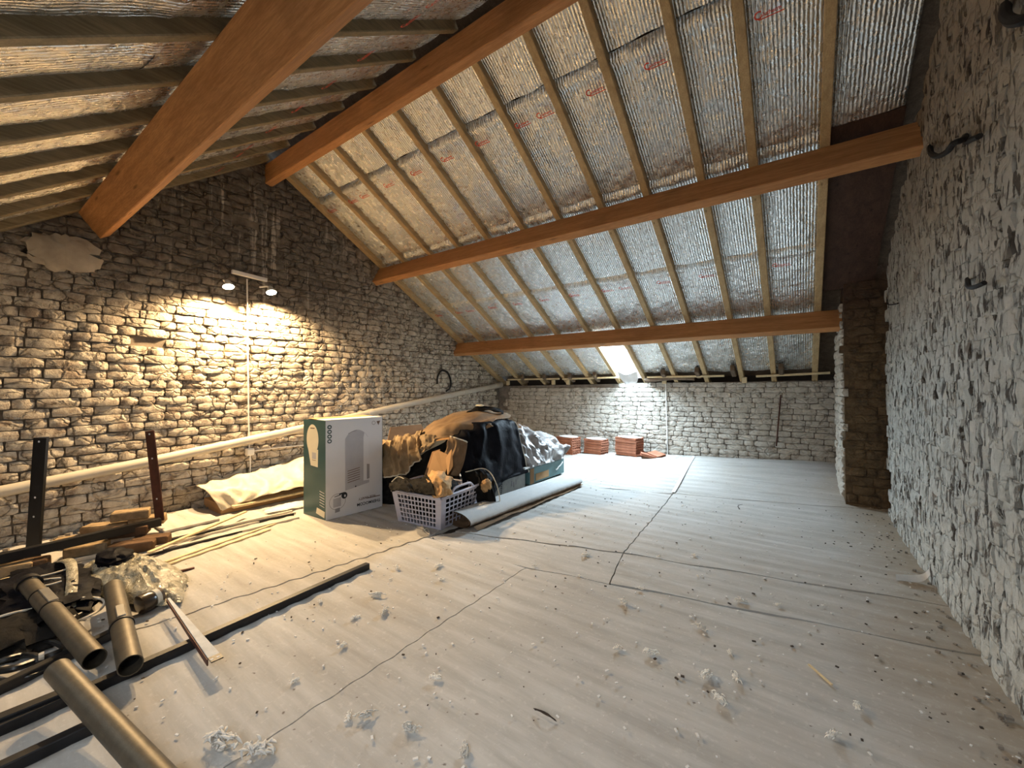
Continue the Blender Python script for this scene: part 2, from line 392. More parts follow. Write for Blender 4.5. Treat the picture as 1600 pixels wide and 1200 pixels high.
def lump(mb, c, rad, amp=.2, sc=3.0, seed=0, nu=22, nv=30, flat=True, ax=None):
    c = Vector(c); P = []
    X, Y, Z = ax or (Vector((1, 0, 0)), Vector((0, 1, 0)), Vector((0, 0, 1)))
    for i in range(nu + 1):
        th = math.pi * i / nu; row = []
        for j in range(nv + 1):
            ph = 2 * math.pi * (j % nv) / nv; d = Vector((math.sin(th) * math.cos(ph), math.sin(th) * math.sin(ph), math.cos(th)))
            k = noise.noise(d * sc + Vector((seed * 5.1, seed, 2))); k2 = noise.noise(d * sc * 2.7 + Vector((seed, 4, seed * 3)))
            r = 1 + amp * (1 - 2.4 * abs(k)) + amp * .55 * (1 - 2 * abs(k2)) - amp * .6
            p = Vector((d.x * rad[0] * r, d.y * rad[1] * r, d.z * rad[2] * r))
            if flat and p.z < -rad[2] * .55: p.z = -rad[2] * .55
            row.append(c + X * p.x + Y * p.y + Z * p.z)
        P.append(row)
    return mb.grid(P)


# ------------------------------------------------------------------ brick walls
def brick_mesh(L, H, D, seed, rough, mat, wr=1.0):
    rnd = random.Random(seed); mb = MB(); nu, nw = 5, 3; G = []
    for i in range(nu):
        for j in range(nw):
            u = (i / (nu - 1) - .5) * L; w = (j / (nw - 1) - .5) * H; z = rnd.uniform(-.25, .45) * rough
            eu = i in (0, nu - 1); ew = j in (0, nw - 1)
            if eu: u += rnd.uniform(-.35, .25) * rough; z -= rough * rnd.uniform(.4, 1.1)
            if ew: w += rnd.uniform(-.35, .25) * rough; z -= rough * rnd.uniform(.4, 1.1) * wr
            if eu and ew: z -= rough * .8; u *= .965; w *= 1 - .1 * wr
            G.append(Vector((u, w, z)))
    mb.v = list(G); ix = lambda i, j: i * nw + j
    for i in range(nu - 1):
        for j in range(nw - 1): mb.f.append((ix(i, j), ix(i + 1, j), ix(i + 1, j + 1), ix(i, j + 1)))
    ring = [ix(i, 0) for i in range(nu)] + [ix(nu - 1, 1)] + [ix(i, nw - 1) for i in range(nu - 1, -1, -1)] + [ix(0, 1)]
    k = len(mb.v); mb.v += [Vector((G[q].x, G[q].y, -D)) for q in ring]; n = len(ring)
    for a in range(n): mb.f.append((ring[a], k + a, k + (a + 1) % n, ring[(a + 1) % n]))
    return mesh('brick', mb, mat, 55)
def brickwork(parent, mat, org, U, W, N, u0, u1, w0, w1, inside, course=.068, L=.205, ju=.009, jw=.009, rough=.009, head=.3, jit=.008, limit=300, wob=.012, seed=1, gone=.0, tol=0, wr=1.0):
    rnd = random.Random(seed); org = Vector(org)
    ms = [brick_mesh(L - ju, course - jw, .045, seed * 100 + k, rough, mat, wr) for k in range(7)]
    mh = [brick_mesh(L / 2 - ju, course - jw, .045, seed * 100 + 50 + k, rough, mat, wr) for k in range(5)]
    items = []; r = 0; w = w0 + course / 2
    while w < w1:
        u = u0 - rnd.uniform(0, L)
        while u < u1:
            half = rnd.random() < head; l = L / 2 if half else L
            uc = u + l / 2; u += l
            wc = w + wob * noise.noise(Vector((uc * 1.1, w * 2, seed)))
            if uc - l / 2 < u0 - .01 - tol * .2 or uc + l / 2 > u1 + .05 + tol or not inside(uc, wc) or rnd.random() < gone: continue
            P = org + U * uc + W * wc + N * (rnd.uniform(-1, 1) * jit)
            a = rnd.uniform(-.03, .03); b = rnd.uniform(-.03, .03); c_ = rnd.uniform(-.02, .02)
            Z = (N + U * a + W * b).normalized(); X = (U - Z * U.dot(Z) + W * c_).normalized(); X = (X - Z * X.dot(Z)).normalized(); Y = Z.cross(X)
            m = Matrix(((X.x, Y.x, Z.x, P.x), (X.y, Y.y, Z.y, P.y), (X.z, Y.z, Z.z, P.z), (0, 0, 0, 1)))
            x, y, d = px(P); ar = 0
            if d > .1 and -60 < x < 1660 and -60 < y < 1260: ar = l * abs((CAM - P).normalized().dot(N)) / d ** 2
            items.append((ar, m, rnd.choice(mh if half else ms)))
        w += course; r += 1
    items.sort(key=lambda q: -q[0]); pl = wloc(parent)
    for ar, m, me in items[:limit]:
        o = bpy.data.objects.new('brick', me); COL.objects.link(o); o.parent = parent
        mm = m.copy(); mm.translation = m.translation - pl; o.matrix_basis = mm
    rest = items[limit:]
    if rest:
        mb = MB()
        for ar, m, me in rest: mb.add([m @ v.co for v in me.vertices], [tuple(p.vertices) for p in me.polygons])
        o = obj('brickwork', mb, mat, parent, 55); o['kind'] = 'stuff'
VX, VY, VZ = Vector((1, 0, 0)), Vector((0, 1, 0)), Vector((0, 0, 1))
def prism(pts, d):              # extruded polygon
    mb = MB(); n = len(pts); d = Vector(d); mb.v = [Vector(p) for p in pts] + [Vector(p) + d for p in pts]
    mb.f = [tuple(range(n)), tuple(range(2 * n - 1, n - 1, -1))] + [(i, (i + 1) % n, n + (i + 1) % n, n + i) for i in range(n)]
    return mb
top = lambda y: min(zR(y), zL(y)) + .10
gx = XG - .026
wl = struct('wall_left', prism([(gx, YB - .2, -.15), (gx, YE + .25, -.15), (gx, YE + .25, top(YE + .25)), (gx, YRG, top(YRG)), (gx, YB - .2, top(YB - .2))], (-.22, 0, 0)), M['mortar'])
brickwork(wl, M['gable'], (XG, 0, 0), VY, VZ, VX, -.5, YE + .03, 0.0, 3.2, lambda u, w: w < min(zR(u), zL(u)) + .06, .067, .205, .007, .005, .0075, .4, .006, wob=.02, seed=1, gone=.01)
wf = struct('wall_far', prism([(XG - .24, YE + .024, -.1), (XR + .3, YE + .024, -.1), (XR + .3, YE + .024, 1.07), (XG - .24, YE + .024, 1.02)], (0, .2, 0)), M['mortar_l'])
brickwork(wf, M['eave'], (0, YE, 0), VX, VZ, -VY, XG + .02, XR, 0.0, 1.08, lambda u, w: w < 1.0 + .012 * (u + 4) and w > fz(u, YE) - .03, .062, .205, .006, .004, .006, .35, .005, wob=.014, seed=2)
rx = XR + .026
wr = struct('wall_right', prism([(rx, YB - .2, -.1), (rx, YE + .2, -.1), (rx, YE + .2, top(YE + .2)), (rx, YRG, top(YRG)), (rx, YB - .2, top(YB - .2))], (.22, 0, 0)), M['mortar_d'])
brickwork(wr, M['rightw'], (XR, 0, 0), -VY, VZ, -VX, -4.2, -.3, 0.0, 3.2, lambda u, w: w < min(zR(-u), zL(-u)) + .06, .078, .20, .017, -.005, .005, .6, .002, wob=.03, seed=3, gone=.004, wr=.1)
wb = struct('wall_back', prism([(XG - .24, YB - .02, -.1), (XR + .3, YB - .02, -.1), (XR + .3, YB - .02, zL(YB) + .1), (XG - .24, YB - .02, zL(YB) + .1)], (0, -.2, 0)), M['mortar_l'])
# chimney breast against the right wall
CX, CY0, CY1 = .272, 4.2, 5.02
ch = struct('chimney', MB().box(((CX + XR + .03) / 2 + .012, (CY0 + CY1) / 2, .95), (XR + .03 - CX - .024, CY1 - CY0 - .048, 2.1)), M['chim'])
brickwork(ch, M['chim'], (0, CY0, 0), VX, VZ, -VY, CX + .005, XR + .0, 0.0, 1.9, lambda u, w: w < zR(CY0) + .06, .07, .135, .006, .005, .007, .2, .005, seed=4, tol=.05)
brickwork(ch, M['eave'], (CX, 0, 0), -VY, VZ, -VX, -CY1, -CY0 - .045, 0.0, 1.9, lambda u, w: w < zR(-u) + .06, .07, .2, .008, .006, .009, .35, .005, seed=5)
# smeared mortar patch beside the left purlin end, sooty hollow round the beam ends
pt = MB(); lump(pt, (XG + .012, .50, 1.93), (.02, .17, .11), .35, 2.5, 3, 12, 20, False); obj('mortar_patch', pt, M['plaster'], wl, 60)

# ------------------------------------------------------------------ floor: sagging fibreboard sheets over dark boards
fl = struct('floor', MB().grid([[(x, y, fz(x, y) - .014) for x in (XG - .1, -3, -2, -1, 0, XR + .1)] for y in (YB - .1, 0, 1, 2, 3, 3.6, 4, 4.4, 4.8, 5.2, YE + .1)]), M['slab'])
def sheet(c00, c10, c11, c01, seed, lift=0.0, curl=0.0, name='floor_sheet', bend=0.0):
    nx = max(6, int((Vector(c10) - Vector(c00)).length / .07)); ny = max(6, int((Vector(c01) - Vector(c00)).length / .03)); P = []
    for j in range(ny + 1):
        row = []
        for i in range(nx + 1):
            s_, t_ = i / nx, j / ny
            q = [(1 - s_) * (1 - t_) * c00[k] + s_ * (1 - t_) * c10[k] + s_ * t_ * c11[k] + (1 - s_) * t_ * c01[k] for k in (0, 1)]
            x, y = q; y += bend * math.sin(math.pi * s_) * (1 - t_)
            jag = .006 * noise.noise(Vector((x * 7, y * 7, 0)))
            if j in (0, ny): y += jag
            if i in (0, nx): x += jag
            amp = .0036 * (.45 + noise.noise(Vector((x * .8, y * .9, 3))) + .5)
            ph = .5 * noise.noise(Vector((x * .7, y * .6, 9)))
            z = fz(x, y) + lift + amp * math.sin(2 * math.pi * (y + .04 * x + ph * .12) / .118) + .006 * noise.noise(Vector((x * 1.3, y * 1.3, 4)))
            e = min(s_, 1 - s_) * (Vector(c10) - Vector(c00)).length; f_ = min(t_, 1 - t_) * (Vector(c01) - Vector(c00)).length
            z += curl * math.exp(-(f_ / .1) ** 2) * (.6 + noise.noise(Vector((x * 2, seed, 1))))
            row.append((x, y, z))
        P.append(row)
    dn = lambda r: [(p[0], p[1], p[2] - .014) for p in r]
    P = [dn(P[0])] + P + [dn(P[-1])]; P = [[dn([r[0]])[0]] + r + [dn([r[-1]])[0]] for r in P]
    return obj(name, MB().grid(P), M['floor'], fl, 50)
g = .0025
sheet((-1.245 + g, YB), (XR + .022, YB), (XR + .022, 2.235), (-1.245 + g, 1.885), 1)
sheet((-2.61 + g, YB), (-1.245 - g, YB), (-1.245 - g, 1.885), (-2.03, 1.885), 2)
sheet((XG + .01, YB), (-2.61 - g, YB), (-2.035, 1.962), (XG + .01, 1.962), 3)
sheet((-2.03, 1.90), (-.80 - g, 1.98), (-.872 - g, 2.377), (-1.95, 2.068), 4, bend=-.06)
sheet((-.80 + g, 1.99), (XR + .022, 2.245), (XR + .022, 2.64), (-.872 + g, 2.375), 5)
sheet((XG + .01, 1.97), (-2.04, 1.97), (-1.96, 3.7), (XG + .01, 3.7), 6)
sheet((-1.95, 2.075), (-.872 - g, 2.385), (-.965 - g, 3.90), (-1.95, 3.70), 7, .001, .005)
sheet((-.872 + g, 2.39), (XR + .022, 2.655), (XR + .022, 4.19), (-.965 + g, 3.93), 8)
sheet((XG + .01, 3.71), (-1.95, 3.71), (-1.15 - g, YE - .02), (XG + .01, YE - .02), 9)
sheet((-1.94, 3.725), (-.965 - g, 3.932), (-1.06 - g, YE - .02), (-1.145, YE - .02), 10)
sheet((-.965 + g, 3.94), (XR + .022, 4.2), (XR + .022, YE - .02), (-1.06 + g, YE - .02), 11)
# pale tape strip along the seam towards the far wall
tp = MB().grid([[(-.965 - .0275 * (y - 3.93) / .4 + dx, y, fz(-1, y) + .0085) for dx in (-.016, .016)] for y in [3.95 + .14 * k for k in range(11)]])
o = obj('seam_tape', tp, M['dust'], fl)

# ------------------------------------------------------------------ roof: rafters, foil, deck
ce = struct('ceiling')
RX = [-4.085, -3.69, -3.265, -2.855, -2.465, -2.05, -1.68, -1.29, -.93, -.55, -.235, .135, .50]
def slopeR(x, y, d=0): return Vector((x, y, zR(y))) + Vector((0, math.sin(AR), math.cos(AR))) * d
def slopeL(x, y, d=0): return Vector((x, y, zL(y))) + Vector((0, -math.sin(AL), math.cos(AL))) * d
upR = Vector((0, math.sin(AR), math.cos(AR))); upL = Vector((0, -math.sin(AL), math.cos(AL)))
rnd = random.Random(5)
for k, x in enumerate(RX):
    h = .075
    w = .05 if k else .07
    if k < 12: obj('rafter', MB().beam(slopeR(x + .002, 1.83, h / 2), slopeR(x, 5.60, h / 2), w, h, upR, .004), M['rafter'], ce)
    obj('rafter', MB().beam(slopeL(x + .003, YB - .1, .055), slopeL(x, 1.80, .055), w, .11, upL, .004), M['rafter_l'], ce)
def foil(xa, xb, ya, yb, S, rec, seed, mat, lap=True, nx=9, slope=1):
    ny = max(6, int(abs(yb - ya) / .035)); P = []
    for j in range(ny + 1):
        t_ = j / ny; y = ya + (yb - ya) * t_; row = []
        for i in range(nx + 1):
            s_ = i / nx; x = xa + (xb - xa) * s_
            bulge = math.sin(math.pi * s_) ** .7 * (.014 + .012 * noise.noise(Vector((seed, y * 1.5, 2))))
            wr_ = .006 * noise.noise(Vector((x * 9, y * 5, seed))) + .004 * noise.noise(Vector((x * 23, y * 13, seed + 3)))
            d = rec - bulge - wr_
            if lap:
                dd = abs(y - ya)                     # crumpled lap along the upper edge
                if dd < .075: d -= (1 if S is slopeR else .3) * math.sin(math.pi * dd / .075) * (.016 + .014 * noise.noise(Vector((x * 6, seed, 7)))) - .004 * noise.noise(Vector((x * 40, y * 40, 1)))
                if j == 0: d += .018 if S is slopeR else .003; y2 = y + .006 * noise.noise(Vector((x * 12, seed, 0)))
                else: y2 = y
            else: y2 = y
            if j == ny: y2 = y + .008 * noise.noise(Vector((x * 8, seed, 3)))
            row.append(S(x, y2, d))
        P.append(row)
    return obj('foil_panel', MB().grid(P), mat, ce, 'all')
seamsR = [1.84, 2.235, 3.0, 3.765, 4.53, 5.33]; seamsL = [1.80, 1.25, .49, -.27, -1.03, -1.80]
WX0, WX1 = RX[5] + .025, RX[6] - .025
for b in range(12):
    xa, xb = RX[b] + .02, RX[b + 1] - .02
    for q in range(5):
        ya, yb = seamsR[q] + (.004 if q else 0), seamsR[q + 1] - .004
        if b == 5 and q == 4: continue
        if b == 11 and ya > 2.9: continue
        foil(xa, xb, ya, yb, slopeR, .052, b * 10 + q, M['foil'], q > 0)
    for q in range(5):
        if q >= 3 and b in (9, 10, 4, 3): continue     # unseen roof windows added for the fill light
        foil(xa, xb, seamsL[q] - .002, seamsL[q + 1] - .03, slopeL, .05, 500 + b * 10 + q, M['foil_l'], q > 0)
obj('sooty_board', MB().beam(slopeR((RX[11] + RX[12]) / 2, 3.0, .05), slopeR((RX[11] + RX[12]) / 2, 4.25, .05), RX[12] - RX[11] - .03, .02, upR), M['sootboard'], ce)
# dark roof deck outside the foil, cut round the roof windows
def deck(xa, xb, ya, yb, S, up): obj('roof_deck', MB().beam(S((xa + xb) / 2, ya, .16), S((xa + xb) / 2, yb, .16), xb - xa, .03, up), M['oldwood'], ce)
deck(XG - .3, WX0, 1.74, 5.75, slopeR, upR); deck(WX1, XR + .3, 1.74, 5.75, slopeR, upR)
deck(WX0, WX1, 1.74, 4.60, slopeR, upR); deck(WX0, WX1, 5.40, 5.75, slopeR, upR)
deck(XG - .3, RX[3], YB - .2, 1.86, slopeL, upL); deck(RX[5], RX[9], YB - .2, 1.86, slopeL, upL); deck(RX[11], XR + .3, YB - .2, 1.86, slopeL, upL)
for xa, xb in ((RX[3], RX[5]), (RX[9], RX[11])): deck(xa, xb, -.2, 1.86, slopeL, upL); deck(xa, xb, YB - .2, -1.1, slopeL, upL)
# rough blocks and laths at the eaves
for k, (x, y) in enumerate([(-3.55, 5.28), (-3.15, 5.28), (-2.72, 5.27), (-2.33, 5.27), (-1.40, 5.24), (-1.0, 5.22), (-.62, 5.20), (-.16, 5.2)]):
    obj('rafter_block', MB().beam(slopeR(x, y, -.004), slopeR(x, y + .16, .02), .05, .075, upR, .008), M['oldwood'], ce)
for x in (-3.9, -3.05, -2.8, -1.42, -.52): obj('lath_block', MB().box((x, 5.40, zR(5.40) - .03), (.05, .04, .07), None, .004), M['lath'], ce)
for a, b, dz in ((-3.85, -2.92, .0), (-2.86, -1.98, .005), (-1.62, -.72, .0), (-.40, .26, .012)):
    obj('eaves_lath', MB().beam((a, 5.34, zR(5.34) - .012 - dz), (b, 5.34, zR(5.34) - .012 + dz), .045, .024, (0, 0, 1), .003), M['lath'], ce)
obj('eaves_board', MB().box(((XG + XR) / 2, 5.66, 1.05), (XR - XG, .03, .35)), M['slab'], ce)
pp = MB(); pp.tube([(-1.66, 5.40, 1.09), (-1.50, 5.36, 1.10), (-1.30, 5.36, 1.115), (-1.05, 5.36, 1.10)], [.035, .033, .03, .025], 12); obj('eaves_sleeve', pp, M['oldwood'], ce, 40)

# printed red lettering on the foil
def lettering(name, word, size, mat):
    c = bpy.data.curves.new(name, 'FONT'); c.body = word; c.size = size; c.extrude = 0; c.resolution_u = 2; c.offset = size * .022
    o = bpy.data.objects.new(name, c); COL.objects.link(o)
    dg = bpy.context.evaluated_depsgraph_get(); me = bpy.data.meshes.new_from_object(o.evaluated_get(dg))
    bpy.data.objects.remove(o); me.materials.clear(); me.materials.append(mat); return me
wm = lettering('printed_mark', 'alutherm', .026, M['redink']); lm = lettering('printed_mark', 'C', .052, M['redink'])
bm = bmesh.new(); bm.from_mesh(wm); bmesh.ops.translate(bm, verts=bm.verts[:], vec=(.03, .006, 0)); bm.from_mesh(lm)
x0 = .022
vs = [bm.verts.new(p) for p in ((x0, -.006, 0), (.135, -.006, 0), (.135, -.001, 0), (x0, -.001, 0))]; bm.faces.new(vs)
bmesh.ops.scale(bm, verts=bm.verts[:], vec=(.95, 1.0, 1)); bm.to_mesh(wm); bm.free()
def mark(S, up, x, y, flip=False):
    p = S(x, y, .006); Z = -up; X = VX.copy(); Y = Z.cross(X)
    m = Matrix(((X.x, Y.x, Z.x, p.x), (X.y, Y.y, Z.y, p.y), (X.z, Y.z, Z.z, p.z), (0, 0, 0, 1)))
    o = bpy.data.objects.new('printed_mark', wm); COL.objects.link(o); o.parent = ce; o.matrix_basis = m
for b in range(12):
    xa, xb = RX[b] + .03, RX[b + 1] - .03; k0 = math.ceil((xa + 4.2) / .183); x = -4.2 + k0 * .183
    while x + .128 < xb:
        mark(slopeR, upR, x, 2.37)
        if b < 11: mark(slopeR, upR, x, 3.90)
        if b < 9: mark(slopeL, upL, x, 1.37)
        x += .183

# far roof window
w1 = struct('window_1')
P = lambda x, y, d: slopeR(x, y, d)
for x in (WX0 + .008, WX1 - .008): obj('window_lining', MB().beam(P(x, 4.60, .09), P(x, 5.40, .09), .016, .15, upR), M['win_white'], w1)
for y in (4.608, 5.392): obj('window_lining', MB().beam(P(WX0, y, .09), P(WX1, y, .09), .016, .15, upR), M['win_white'], w1)
fr = MB()
for x in (WX0 + .035, WX1 - .035): fr.beam(P(x, 4.62, .15), P(x, 5.38, .15), .04, .03, upR)
for y in (4.635, 5.18, 5.365): fr.beam(P(WX0 + .02, y, .15), P(WX1 - .02, y, .15), .035, .03, upR)
obj('window_frame', fr, M['win_white'], w1)
obj('pane', MB().beam(P((WX0 + WX1) / 2, 4.63, .152), P((WX0 + WX1) / 2, 5.37, .152), WX1 - WX0 - .06, .004, upR), M['glass'], w1)
# two assumed roof windows, added unseen behind the camera for the fill light
for n, (xa, xb) in enumerate(((RX[3], RX[5]), (RX[9], RX[11]))):
    wn = struct('window_%d' % (n + 2)); f2 = MB()
    for x in (xa + .03, xb - .03): f2.beam(slopeL(x, -1.1, .15), slopeL(x, -.2, .15), .05, .04, upL)
    for y in (-1.08, -.22): f2.beam(slopeL(xa, y, .15), slopeL(xb, y, .15), .05, .04, upL)
    obj('window_frame', f2, M['win_white'], wn)
    obj('pane', MB().beam(slopeL((xa + xb) / 2, -1.08, .152), slopeL((xa + xb) / 2, -.22, .152), xb - xa - .06, .004, upL), M['glass'], wn)

# ------------------------------------------------------------------ the four roof beams
def purlin(y, z, a, sgn, name, label, xa, xb):
    wd_ = Vector((0, math.cos(a), -sgn * math.sin(a))); up = Vector((0, sgn * math.sin(a), math.cos(a)))
    H = (( (zR(y) if sgn > 0 else zL(y)) - z) * math.cos(a)); c = Vector((0, y, z)) + wd_ * .035 + up * (H / 2)
    o = obj(name, MB().box(((xa + xb) / 2, c.y, c.z), (xb - xa, .07, H), (VX, wd_, up), .004), M['beam']); tag(o, label, 'beam'); return o
purlin(2.965, 2.257, AR, 1, 'roof_purlin', 'long pine purlin across the middle of the far roof slope, running to the right wall', XG - .05, XR + .05)
purlin(4.342, 1.494, AR, 1, 'roof_purlin', 'lowest pine purlin, above the bright roof window, ending at the chimney', XG - .05, CX + .03)
purlin(.674, 2.089, AL, -1, 'roof_purlin', 'broad dark pine purlin crossing the near left roof slope', XG - .05, XR + .05)
tag(obj('ridge_beam', MB().box(((XG + XR) / 2, 1.822, 3.035), (XR - XG + .1, .072, .18), None, .004), M['beam']), 'pine ridge beam at the peak where both foil-covered slopes meet', 'beam')

# ================================================================== things
# ---- wall lamp with two spots
wlp = thing('wall_lamp', 'twin warm spot lamp glowing high on the left gable wall', 'lamp', (XG, 1.65, 1.95))
b0, b1 = at(362, 424, 0, XG + .03), at(417, 438, 0, XG + .03)
obj('mounting_bar', MB().beam(b0, b1, .03, .035, (0, 0, 1), .004), M['white_pl'], wlp)
for (u, v) in ((357, 448), (424, 457)):
    c = at(u, v, 0, -3.95); d = Vector((.42, 0, -1)).normalized(); back = c - d * .055
    hd = MB().tube([back - d * .012, back, c - d * .02, c], [.010, .020, .034, .043], 20); h = obj('spot_head', hd, M['white_pl'], wlp, 40)
    obj('lens', MB().disc(c + d * .002, d, .041, 24), M['lens'], h)
    obj('arm', MB().tube([Vector((XG + .03, c.y + (.04 if v < 450 else -.04), back.z + .01)), Vector(((XG + back.x) / 2, c.y, back.z + .02)), back], .009, 8), M['white_pl'], wlp, 40)
cb = [at(u, v, 0, XG + .016) for u, v in ((386, 436), (386.5, 480), (387, 540), (388, 610), (388.5, 660), (389.5, 700))]
tag(obj('lamp_cable', MB().tube(spline(cb, 24), .0065, 8), M['white_pl'], None, 40), 'white cable running straight down the left wall from the twin lamp', 'cable')
jb = thing('junction_box', 'small white junction box on the left wall below the sloping pipe', 'electrical box', at(390, 712, 0, XG))
jc = at(390, 706, 0, XG + .03); obj('housing', MB().box(jc, (.05, .065, .065), None, .008), M['white_pl'], jb)
obj('cover', MB().box(jc + Vector((.028, 0, 0)), (.008, .055, .055), None, .003), M['white_pl'], jb)
obj('cable_tail', MB().tube(spline([at(u, v, 0, XG + .02) for u, v in ((391, 711), (391, 730), (390, 750), (390, 770))], 10), .0065, 8), M['white_pl'], jb, 40)
obj('cable_tail', MB().tube(spline([at(u, v, 0, XG + .02) for u, v in ((395, 705), (430, 700), (470, 696), (540, 688))], 12), .006, 8), M['white_pl'], jb, 40)
# ---- sloping pipe
dp = thing('drain_pipe', 'beige plastic pipe sloping along the whole left gable wall', 'pipe', (XG, 2.1, .27))
pts = [(XG + .046, y, z) for y, z in ((-.6, .27), (.229, .362), (.944, .443), (1.653, .534), (2.122, .6), (3.526, .80), (5.43, 1.045))]
obj('pipe', MB().tube(pts, .037, 18), M['pvc'], dp, 40)
for k in (2.9, 4.55):
    z = .8 + (k - 3.526) * .131 if k > 3 else .6 + (k - 2.122) * .1425
    obj('collar', MB().tube([(XG + .046, k - .035, z - .0048), (XG + .046, k + .035, z + .0048)], .0425, 18), M['pvc'], dp, 40)
obj('collar', MB().tube([(XG + .046, 5.27, 1.024), (XG + .046, 5.44, 1.046)], .046, 18), M['pvc'], dp, 40)
# ---- hooks and nails in the walls
hk = [at(u, v, 0, XG + .025) for u, v in ((683, 600), (684, 588), (690, 579), (699, 582), (704, 594), (703, 606), (697, 611))]
tag(obj('iron_hook', MB().tube(spline(hk, 24), [.010 + .004 * math.sin(math.pi * k / 24) for k in range(25)], 8), M['iron'], None, 40), 'rusty horseshoe-shaped iron hook on the left gable wall', 'hook')
def rhook(path, r, label):
    P_ = [at(u, v, 0, XR - d) for u, v, d in path]
    tag(obj('iron_hook', MB().tube(spline(P_, 20), r, 8), M['iron'], None, 40), label, 'hook')
rhook([(1453, 229, .0), (1455, 240, .03), (1466, 244, .05), (1481, 236, .05), (1490, 224, .05), (1503, 219, .03), (1508, 213, .01)], .011, 'curved black iron hook on the upper right wall, beside the roof')
rhook([(1512, 222, 0), (1520, 217, .02), (1530, 213, .03)], .010, 'short stubby iron spike on the right wall next to the curved hook')
rhook([(1571, 8, .0), (1571, 24, .04), (1582, 33, .06), (1600, 31, .06), (1612, 24, .05)], .014, 'thick iron hook at the very top of the right wall')
rhook([(1386, 468, .0), (1387, 475, .03), (1394, 476, .035), (1403, 474, .035)], .0045, 'bent nail in the right wall just beside the chimney')
rhook([(1512, 436, .0), (1514, 448, .03), (1524, 448, .04), (1538, 442, .03)], .008, 'bent iron peg halfway up the right wall')
# ---- drips and cables on the far wall
tag(obj('wall_cable', MB().tube(spline([(at(u, v, 1, YE - .012)) for u, v in ((1040, 597), (1041, 630), (1042, 670), (1043, 712))], 14), .006, 8), M['white_pl'], None, 40), 'white cable hanging straight down the far low wall', 'cable')
tag(obj('iron_rod', MB().tube([at(1220, 617, 1, YE - .02), at(1213, 697, 1, YE - .03)], .007, 8), M['rust'], None, 40), 'thin rusty rod leaning on the far low wall near the chimney', 'rod')
# ---- two steel posts on a rail by the left wall
pf = thing('post_rack', 'black steel rack with two upright posts standing by the left wall', 'rack', (-3.6, .33, 0))
def angle(mb, a, b, w, t, side, out):
    a, b = Vector(a), Vector(b); d = (b - a).normalized(); s_ = Vector(side); s_ = (s_ - d * s_.dot(d)).normalized(); o_ = Vector(out); o_ = (o_ - d * o_.dot(d)); o_ = (o_ - s_ * o_.dot(s_)).normalized()
    m = (a + b) / 2; L = (b - a).length
    mb.box(m + s_ * w / 2, (L, w, t), (d, s_, o_)); mb.box(m - o_ * w / 2, (L, t, w), (d, s_, o_)); return mb
pa, pb = Vector((-3.60, .29, .0)), at(53, 684, 0, -3.60)
s1 = (RIGHT * 1).normalized()
po = obj('post', angle(MB(), pa, pb, .075, .006, s1, FWD * -1), M['blacksteel'], pf)
for k in (.03, .47, .62): obj('bolt_hole', MB().disc(pb.lerp(pa, k) + s1 * .036 - FWD * .005, -FWD, .006, 10), M['dust'], po)
qa = at(243, 814, 2, .11); qb = at(227, 674, 0, qa.x - .03)
po = obj('post', angle(MB(), qa, qb, .06, .006, s1, FWD * -1), M['rust'], pf)
for k in (.03, .3, .75): obj('bolt_hole', MB().disc(qb.lerp(qa, k) + s1 * .03 - FWD * .005, -FWD, .006, 10), M['dust'], po)
ra, rb = Vector((-3.56, -.25, .06)), at(251, 812, 2, .13)
rb = at(252, 811, 2, .14); ra = at(-40, 877, 2, .12)
obj('rail', angle(MB(), ra, rb, .045, .006, (0, 0, -1), (1, .4, 0)), M['blacksteel'], pf)
# ---- loose bricks by the posts
lb = []
for k in range(6):
    mb = MB().box((0, 0, -.029), (.19, .092, .058), None, .006)
    for p in mb.v: p += Vector([.010 * noise.noise(p * 22 + Vector((k * 3, a, 0))) for a in (1, 5, 9)])
    lb.append(mesh('loose_brick', mb, M['looseb' if k % 2 == 0 else 'looseb2']))
def loose(u, v, z, rot, k, label, sc=(1, 1, 1), depth=.06):
    p = at(u, v, 2, z + depth); o = bpy.data.objects.new('loose_brick', lb[k]); COL.objects.link(o)
    o.location = p; o.rotation_euler = (0, 0, rot); o.scale = sc; tag(o, label, 'brick', 'loose bricks by the left wall')
loose(137, 850, 0, 1.15, 0, 'ochre brick lying flat on the floor, nearest of the loose bricks')
loose(118, 838, 0, 1.2, 2, 'ochre brick half hidden behind the black rail')
loose(208, 846, 0, 1.05, 1, 'dark brown brick under the rail, left of the rusty post', (1.15, 1, 1.1))
loose(236, 838, 0, 1.05, 3, 'dark brown brick directly below the rusty post')
loose(203, 822, .062, 1.1, 5, 'brown brick in the middle of the brick stack')
loose(168, 818, .045, .9, 4, 'large ochre block at the left of the brick stack', (1.25, 1.2, 1.1))
loose(205, 797, .125, 1.15, 0, 'ochre brick on the very top of the brick stack')
loose(231, 806, .066, 1.1, 2, 'ochre brick behind the rusty post')
loose(10, 883, 0, 1.3, 4, 'ochre brick at the frame edge, left of the black post')
loose(37, 876, 0, 1.2, 1, 'grey-brown brick just left of the black post')
